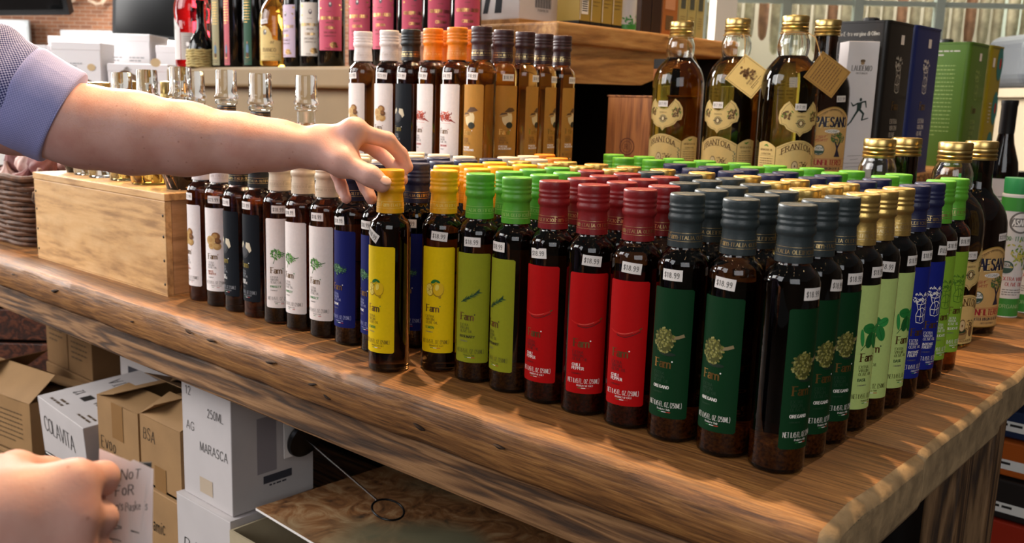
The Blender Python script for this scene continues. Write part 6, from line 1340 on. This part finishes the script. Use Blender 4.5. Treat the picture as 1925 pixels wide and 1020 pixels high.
Ft.chain([(-.865, -.63, .455), (-.74, -.735, .475), (-.615, -.83, .455)], [.082, .085, .082], .05); Ft.chain([(-.80, -.69, .38), (-.80, -.72, .05), (-.80, -.73, -.05)], [.125, .118, .120], .06); Ft.chain([(-.68, -.78, .38), (-.70, -.80, .05), (-.70, -.81, -.05)], [.125, .118, .120], .06)
pkid('shirt', Ft.mesh('shirt', mat('plain_shirt_blue', '#6d6f9c', .85, var=.1, vscale=60)))
Fp = Field((-1.1, -1.1, FLOOR - .02), (-.45, -.45, .02), .012)
for hx_, hy_, kx, ky, fx, fy in ((-.80, -.70, -.78, -.66, -.80, -.69), (-.70, -.83, -.66, -.80, -.68, -.85)): Fp.chain([(hx_, hy_, -.08), (kx, ky, -.44), (fx, fy, FLOOR + .07)], [.115, .075, .055], .03)
Fp.chain([(-.80, -.72, -.06), (-.70, -.81, -.06)], [.118, .118], .05)
pkid('trousers', Fp.mesh('trousers', mat('dark_denim', '#23283a', .9)))
for fx, fy in ((-.80, -.69), (-.68, -.85)): 
    b = MB(); b.ball((fx + .045, fy + .055, FLOOR + .04), 1.0, 12); b.v = [(fx + .045 + (x - fx - .045) * .055 + (z - FLOOR - .04) * 0, fy + .055 + (y - fy - .055) * .055, FLOOR + .04 + (z - FLOOR - .04) * .04) for x, y, z in b.v]
    d2 = Vector((.62, .79, 0)); c2 = Vector((fx + .045, fy + .055, 0)); b.v = [tuple(Vector(p) + d2 * ((Vector(p) - c2).dot(d2) * 1.4)) for p in b.v]; pkid('shoe', b.mesh('shoe', mat('black_shoe', '#15120f', .5), smooth=True))
Fh = Field((-.85, -.85, .58), (-.55, -.55, .90), .010); Fh.chain([(-.712, -.718, .72), (-.70, -.705, .752)], [.094, .098], .03); pkid('hair', Fh.mesh('hair', mat('brown_hair', '#4a3020', .7, bump=.6, bscale=160)))
for s_ in (-1, 1):
    e = Vector((-.622, -.620, .703)) + Vector((-.79, .62, 0)) * (.030 * s_); pkid('eye', MB().ball(tuple(e), .011, 10).mesh('eye', mat('eye_white', '#d8d4d0', .3), smooth=True))
    e2 = Vector((-.695, -.70, .69)) + Vector((-.79, .62, 0)) * (.088 * s_); pkid('ear', MB().ball(tuple(e2), (.016, .016, .028), 10).mesh('ear', M_skin, smooth=True))
mo = Vector((-.612, -.608, .638)); pkid('mouth', MB().ball(tuple(mo), (.018, .018, .006), 10).mesh('mouth', mat('lips', '#a8645a', .5), smooth=True))

# ---- the note in the lower hand, on a small wooden clip board
t = thing('paper_note', 'torn white paper note with black handwriting held in the hand', 'note', (-.2150, -.5440, .060))
O = Vector((-.2150, -.5440, .060)); n0 = [Vector(p) for p in ((-.2333, -.5479, .0976), (-.2212, -.5323, .0876), (-.2196, -.5305, .0885), (-.2128, -.5200, .0809), (-.1993, -.5313, .0111), (-.219, -.5615, .0189))]
up = (n0[0] - n0[5]).normalized(); rt = (n0[4] - n0[5]); rt = (rt - up * rt.dot(up)).normalized(); nn = rt.cross(up)
base = n0[5] - O
def np2(p): q = Vector(p) - n0[5]; return (q.dot(rt) * 1000, q.dot(up) * 1000)
poly = [np2(p) for p in n0]; A = Art(); A.poly(poly, mat('note_paper', '#efeaec', .7))
def curl(u, v, l): return tuple(base + rt * (u * .001) + up * (v * .001) + nn * (.0000012 * (v - 40) ** 2 + .0004 * (l + .2)))
sh_ = kid(t, 'paper_sheet', A.mesh('paper_sheet', curl, 6))
sm = sh_.modifiers.new('thickness', 'SOLIDIFY'); sm.thickness = .0002; sm.offset = -1
A = Art(); x0 = poly[1][0] - 14
A.text('NoT', x0 + 8, 60, 7, M_mark, serif=False, wd=.08, contrast=.2, jit=.12, slant=.1, cond=.8); A.text('- FoR', x0, 48.5, 7, M_mark, serif=False, wd=.09, contrast=.2, jit=.1, cond=.8); A.text("Jen's BaskeTs", x0 + 2, 38.5, 5.6, M_mark, serif=False, wd=.07, contrast=.2, jit=.10, cond=.56, track=.16)
A.line([(x0 - 4, 31), (x0 + 6, 29), (x0 + 21, 23), (x0 + 8, 27), (x0 - 4, 25)], .5, M_mark, 1); A.line([(x0 - 4, 22), (x0 + 8, 19), (x0 + 18, 13), (x0 + 26, 7)], .5, M_mark, 1)
kid(sh_, 'handwriting', A.mesh('handwriting', curl, 6))
t = thing('clip_board', 'small dark clip board with pale wooden edge behind the note in the hand', 'board', tuple(O)); b = MB(); cc = base + rt * .016 + up * .034 - nn * .0052
b.obox(cc, rt * .018, up * .036, nn * .0028); b.build('board', M_blackp, t); b = MB(); b.obox(cc - rt * .0195, rt * .0014, up * .036, nn * .0030); b.build('wooden_edge', M_crate, t)

# ================================================================== the shop behind
FW = Vector((-math.sin(YAW), math.cos(YAW), 0)); RT = Vector((math.cos(YAW), math.sin(YAW), 0)); GR = Vector((CAM.x, CAM.y, 0))
def W(a, b, z=0.0): return GR + RT * a + FW * b + Vector((0, 0, z))     # metres across and into the shop
def slab(name, a0, a1, b0, b1, z0, z1, m, parent=None, kind='structure', **kw):
    c = W((a0 + a1) / 2, (b0 + b1) / 2, (z0 + z1) / 2); B = MB(); B.obox((0, 0, 0), RT * ((a1 - a0) / 2), FW * ((b1 - b0) / 2), Vector((0, 0, (z1 - z0) / 2)))
    o = B.build(name, m, parent, **kw); o.location = c if parent is None else c - Vector(parent.location)
    if parent is None and kind: o['kind'] = kind
    return o
def brick_mat():
    m = bpy.data.materials.new('old_brickwork'); m.use_nodes = True; nt = m.node_tree; N = nt.nodes; L = nt.links; b = N['Principled BSDF']; b.inputs['Roughness'].default_value = .9
    tc = N.new('ShaderNodeTexCoord'); mp = N.new('ShaderNodeMapping'); mp.inputs['Rotation'].default_value = (math.radians(-90), 0, 0); br = N.new('ShaderNodeTexBrick')
    vr = N.new('ShaderNodeVectorRotate'); vr.rotation_type = 'Z_AXIS'; vr.inputs['Angle'].default_value = -YAW; L.new(tc.outputs['Object'], vr.inputs['Vector']); L.new(vr.outputs[0], mp.inputs['Vector']); L.new(mp.outputs[0], br.inputs['Vector'])
    br.inputs['Color1'].default_value = srgb('#8a5a3c'); br.inputs['Color2'].default_value = srgb('#6f4630'); br.inputs['Mortar'].default_value = srgb('#8c7260'); br.inputs['Scale'].default_value = 1.0; br.inputs['Brick Width'].default_value = .08; br.inputs['Row Height'].default_value = .026; br.inputs['Mortar Size'].default_value = .003
    L.new(br.outputs['Color'], b.inputs['Base Color']); return m
M_brick = brick_mat(); M_plaster = mat('brown_plaster', '#54483c', .8, var=.04, vscale=3)
slab('wall_back', -7, 6, 6.8, 6.95, FLOOR, 2.6, M_brick)
slab('wall_left', -7.1, -7, -5, 6.8, FLOOR, 2.6, M_plaster)
slab('wall_right', 6, 6.1, -5, 6.8, FLOOR, 2.6, M_plaster)
slab('wall_front', -7, 6, -5.1, -5, FLOOR, 2.6, M_plaster)
M_day = mat('daylight_pane', '#fff8ee', .3, emit=9.0); M_frame = mat('grey_window_frame', '#aab0b4', .5)
def window(n, a0, a1, b, z0, z1, nx, nz, fw=.03):
    o = slab('window_%d' % n, a0 - fw, a1 + fw, b + .02, b + .05, z0 - fw, z1 + fw, M_frame)
    wd, hh = (a1 - a0) / nx, (z1 - z0) / nz
    for i in range(nx):
        for k in range(nz):
            p = slab('pane', a0 + i * wd + fw / 3, a0 + (i + 1) * wd - fw / 3, b - .004, b + .018, z0 + k * hh + fw / 3, z0 + (k + 1) * hh - fw / 3, M_day, o)
    return o
window(1, -3.9, -3.06, 6.70, .10, .76, 3, 1)
window(2, -2.78, -1.96, 6.70, .10, .70, 3, 2)  # added window, its glowing panes stand in for brightly lit white boxes
# painted lettering on the brickwork
M_sign = mat('sign_paint', '#b8a088', .7)
sg = thing('wall_lettering', 'large cream letters TUSCAN painted on the brick wall', 'sign', tuple(W(-2.55, 6.78, .915))); x = -.704; SO = Vector(sg.location)
for ch in 'TUSCAN':
    A = Art(); w_ = A.text(ch, 0, 0, 220, M_sign, 0, wd=.13, contrast=.6); v = W(-2.55 + x, 6.78, .915) - SO
    kid(sg, 'letter', A.mesh('letter', on_plane(v, RT, (0, 0, 1), .012))); x += w_ * .001 + .015
# wall screens
M_screen = mat('dark_glossy_screen', '#0c0d0e', .12)
def screen(label, c, w_, h, roll, tilt):
    t = thing('wall_screen', label, 'screen', tuple(c)); ux = (RT * math.cos(roll) + Vector((0, 0, 1)) * math.sin(roll)); uz = ux.cross(FW) * 1.0; uz = Vector((0, 0, 1)) - ux * ux.z; uz.normalize(); n_ = ux.cross(uz); uz = (uz * math.cos(tilt) + n_ * math.sin(tilt)); n_ = ux.cross(uz)
    B = MB(); B.obox((0, 0, 0), ux * w_ / 2, uz * h / 2, n_ * .02); B.build('casing', mat('screen_casing', '#15171a', .4), t); B = MB(); B.obox(n_ * .0215, ux * (w_ / 2 - .02), uz * (h / 2 - .02), n_ * .002); B.build('glass', M_screen, t)
    B = MB(); B.tube([-n_ * .02, -n_ * .02 + Vector((0, 0, 1.2))], .02, 8); B.build('ceiling_pole', mat('screen_casing', '#15171a', .4), t)
screen('dark wall screen hung below the cream lettering', W(-1.60, 5.2, .77), .56, .34, -.06, .0)
screen('dark overhead screen reflecting window light beside the brick wall', W(-1.72, 3.2, .76), .78, .40, .03, .35)
# table with white cake boxes
dt = thing('cloth_table', 'side table under a white cloth carrying white cake boxes', 'table', tuple(W(-1.25, 3.15, FLOOR)))
slab('cloth_top', -1.85, -.82, 3.0, 3.85, .30, .318, mat('white_cloth', '#e6e2de', .8), dt); slab('cloth_front', -1.85, -.82, 3.0, 3.01, -.5, .30, MATS['white_cloth'], dt)
for a in (-1.80, -.87):
    for b_ in (3.06, 3.8): slab('leg', a - .025, a + .025, b_ - .025, b_ + .025, FLOOR, .30, M_leg, dt)
M_cake = mat('glossy_white_box', '#e6e2e4', .35); M_wave = mat('cocoa_brown_wave', '#6b4f32', .6)
def cakebox(a0, a1, b0, dep, h, label, art=True):
    c = W((a0 + a1) / 2, b0 + dep / 2, .318); t = thing('cake_box', label, 'box', tuple(c), 0, 'white cake boxes on the side table'); w_ = a1 - a0
    B = MB(); B.obox((0, 0, h / 2), RT * w_ / 2, FW * dep / 2, Vector((0, 0, h / 2))); o = B.build('box_body', M_cake, t, bevel=.003)
    B = MB(); B.obox((0, 0, h - .012), RT * (w_ / 2 + .001), FW * (dep / 2 + .001), Vector((0, 0, .012))); B.build('lid', M_cake, t, bevel=.002)
    if art:
        A = Art(); s_ = w_ * 1000 / 140
        A.poly([(x * s_, y * s_) for x, y in ((25, 52), (40, 60), (60, 46), (75, 40), (92, 46), (108, 40), (118, 30), (100, 28), (70, 30), (50, 40))], M_wave); A.poly([(x * s_, y * s_) for x, y in ((38, 62), (46, 66), (58, 58), (50, 55))], M_wave); A.ell(112 * s_, 76 * s_, 12 * s_, 10 * s_, mat('tan_seal', '#c9ae84', .6), 1); A.para(15 * s_, 85 * s_, 20 * s_, 2, 7 * s_, PSV, 2.5 * s_); A.para(52 * s_, 85 * s_, 34 * s_, 2, 7 * s_, PSV, 2.5 * s_)
        kid(o, 'box_print', A.mesh('box_print', on_plane(-RT * w_ / 2 - FW * dep / 2, RT, (0, 0, 1), .001)))
cakebox(-1.295, -1.14, 3.02, .12, .160, 'white cake box with brown wave nearer the shirt sleeve')
cakebox(-1.12, -.93, 3.02, .12, .098, 'low white cake box with brown wave near the tan shelf')
cakebox(-1.48, -1.315, 3.03, .12, .150, 'white cake box with brown wave behind the sleeve')
cakebox(-1.41, -1.245, 3.27, .2, .19, 'plain white box behind the wave boxes, by the window post', False)
cakebox(-1.22, -1.05, 3.22, .2, .20, 'plain tall white box behind the wave boxes, in the middle', False)
cakebox(-1.03, -.89, 3.22, .2, .165, 'plain white box behind the low wave box', False)
# bright cured-meat case on the right
case = thing('meat_case', 'tall glass fronted case with pale frame hung with cured sausages', 'cabinet', tuple(W(1.75, 4.2, FLOOR))); M_cf = mat('pale_teal_frame', '#9fa89e', .5); M_cb = mat('case_lining', '#8a8272', .8)
slab('back_panel', .98, 2.62, 4.78, 4.80, FLOOR, 1.5, M_cb, case); slab('base', .98, 2.62, 4.02, 4.78, FLOOR, .30, M_cf, case); slab('top_panel', .98, 2.62, 4.02, 4.78, 1.46, 1.5, M_cf, case); slab('side_panel', .98, 1.0, 4.02, 4.78, .30, 1.46, M_cf, case); slab('side_panel', 2.60, 2.62, 4.02, 4.78, .30, 1.46, M_cf, case)
for a in (1.04, 1.325, 1.62, 1.955, 2.345): slab('post', a - .018, a + .018, 4.0, 4.03, .30, 1.46, M_cf, case)
slab('rail', 1.0, 2.6, 4.005, 4.025, .745, .765, M_cf, case); slab('shelf_rail', 1.0, 2.6, 4.35, 4.37, 1.02, 1.04, M_cf, case)
area('case_lamp', tuple(W(1.8, 4.3, 1.42)), tuple(W(1.8, 4.45, .4)), 1.4, .3, 45, (1.0, .95, .86))  # light added inside the case to brighten this part of the background
gm = mat('case_glass', (.97, .98, .98), .02, trans=1.0, ior=1.1)
for a0, a1 in ((1.058, 1.307), (1.343, 1.602), (1.638, 1.937), (1.973, 2.327)): slab('glass_pane', a0, a1, 4.012, 4.016, .30, 1.46, gm, case)
M_saus = mat('cured_sausage_skin', '#a0947a', .8, var=.3, vscale=30); M_saus2 = mat('reddish_sausage_skin', '#8a6248', .8, var=.3, vscale=30)
R = random.Random(4); i = 0
for a in np.arange(1.09, 2.56, .062):
    ln = R.uniform(.34, .42); t = thing('cured_sausage', 'pale cured sausage hanging by string in the glass case', 'sausage', tuple(W(float(a), 4.36 + R.uniform(-.008, .008), 1.02)), 0, 'cured sausages hanging in the case'); i += 1
    rr = R.uniform(.021, .026); MB().lathe([(0, -.05 - ln), (.008, -.05 - ln + .004), (rr * .8, -.03 - ln), (rr, .02 - ln), (rr * 1.02, -.20), (rr * .95, -.12), (rr * .6, -.085), (.006, -.065), (0, -.06)], 16).build('sausage', M_saus if i % 5 else M_saus2, t, smooth=True); MB().tube([(0, 0, -.062), (0, 0, 0.0)], .002, 6).build('string', M_string, t)
window(3, 1.075, 1.30, 4.60, .50, .66, 2, 2, .012)  # no real window: glowing panes stand in for reflected window light
slab('wall_column', .955, 1.035, 3.70, 3.80, FLOOR, 2.6, mat('white_column_paint', '#d8cdbb', .6)); bpy.data.objects['wall_column'].name = 'trim_1'
# counter and grey machine at the right
ct = thing('shop_counter', 'beige counter beyond the oil tins', 'counter', tuple(W(2.2, 3.4, FLOOR))); slab('counter_body', 1.92, 2.9, 3.2, 3.7, FLOOR, .38, mat('beige_laminate', '#b8a68a', .5), ct); slab('counter_top', 1.88, 2.94, 3.16, 3.74, .38, .41, mat('beige_laminate', '#b8a68a', .5), ct)
gm2 = thing('grey_machine', 'dark grey rounded machine standing on the beige counter', 'machine', tuple(W(2.16, 3.42, .41))); o = slab('housing', 1.93, 2.40, 3.30, 3.60, .41, .60, mat('grey_plastic', '#565a60', .4), gm2, bevel=.05, seg=5); slab('display', 2.0, 2.25, 3.285, 3.30, .48, .55, M_screen, gm2)
tb = thing('side_panel_furniture', 'reddish slatted wooden cabinet beyond the end of the table', 'cabinet', tuple(W(-1.55, 1.62, FLOOR)))
tb.name = 'slatted_cabinet'
for k in range(9): slab('slat', -2.5, -1.16, 2.62, 2.64, FLOOR + .02 + k * .1, FLOOR + .11 + k * .1, wood('reddish_slat_wood', '#6b3820', '#4f2614', '#2e160c', (1, 14, 14), .6, .3), tb, bevel=.003)
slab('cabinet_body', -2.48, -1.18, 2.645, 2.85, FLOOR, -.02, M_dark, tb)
# ceiling lamps mostly unseen, assumed from glints on the glass
M_bulb = mat('lamp_bulb', '#ffd9a0', .3, emit=80.0); M_lampk = mat('lamp_black', '#141414', .5)
for a, b_ in ((-1.6, 5.6), (-1.3, 5.8), (.2, 2.6), (.9, 3.0), (-.6, 3.4), (.4, -.9), (-.5, -1.2), (1.2, -.6), (-1.3, -.8), (0.2, -2.2), (1.4, .8), (-1.5, .9), (-.9, .2), (-.3, .7), (.3, .3), (.8, -.1), (-.7, 1.5), (0, 1.4), (.6, 1.6), (-1.9, -.2), (.1, -.3), (1.1, 2.1), (-1.2, 2.3), (-.1, 2.0)):
    t = thing('pendant_lamp', 'small warm bulb in black shade hanging from the ceiling', 'lamp', tuple(W(a, b_, 1.95 if b_ < 4 else 1.02)), 0, 'pendant lamps')
    MB().ball((0, 0, 0), .022, 10).build('bulb', M_bulb, t, smooth=True); MB().lathe([(.05, .0), (.046, .03), (.02, .06), (.012, .09)], 20).build('shade', M_lampk, t, smooth=True); MB().tube([(0, 0, .06), (0, 0, .65)], .003, 6).build('cord', M_lampk, t)
for o in bpy.data.objects:      # printed ink is one layer on its surface
    if o.parent and o.data and o.name.split('.')[0] in ('tin_print', 'front_print', 'carton_print', 'box_print', 'package_print', 'side_print', 'top_print', 'label_print', 'can_print'): o['kind'] = 'stuff'
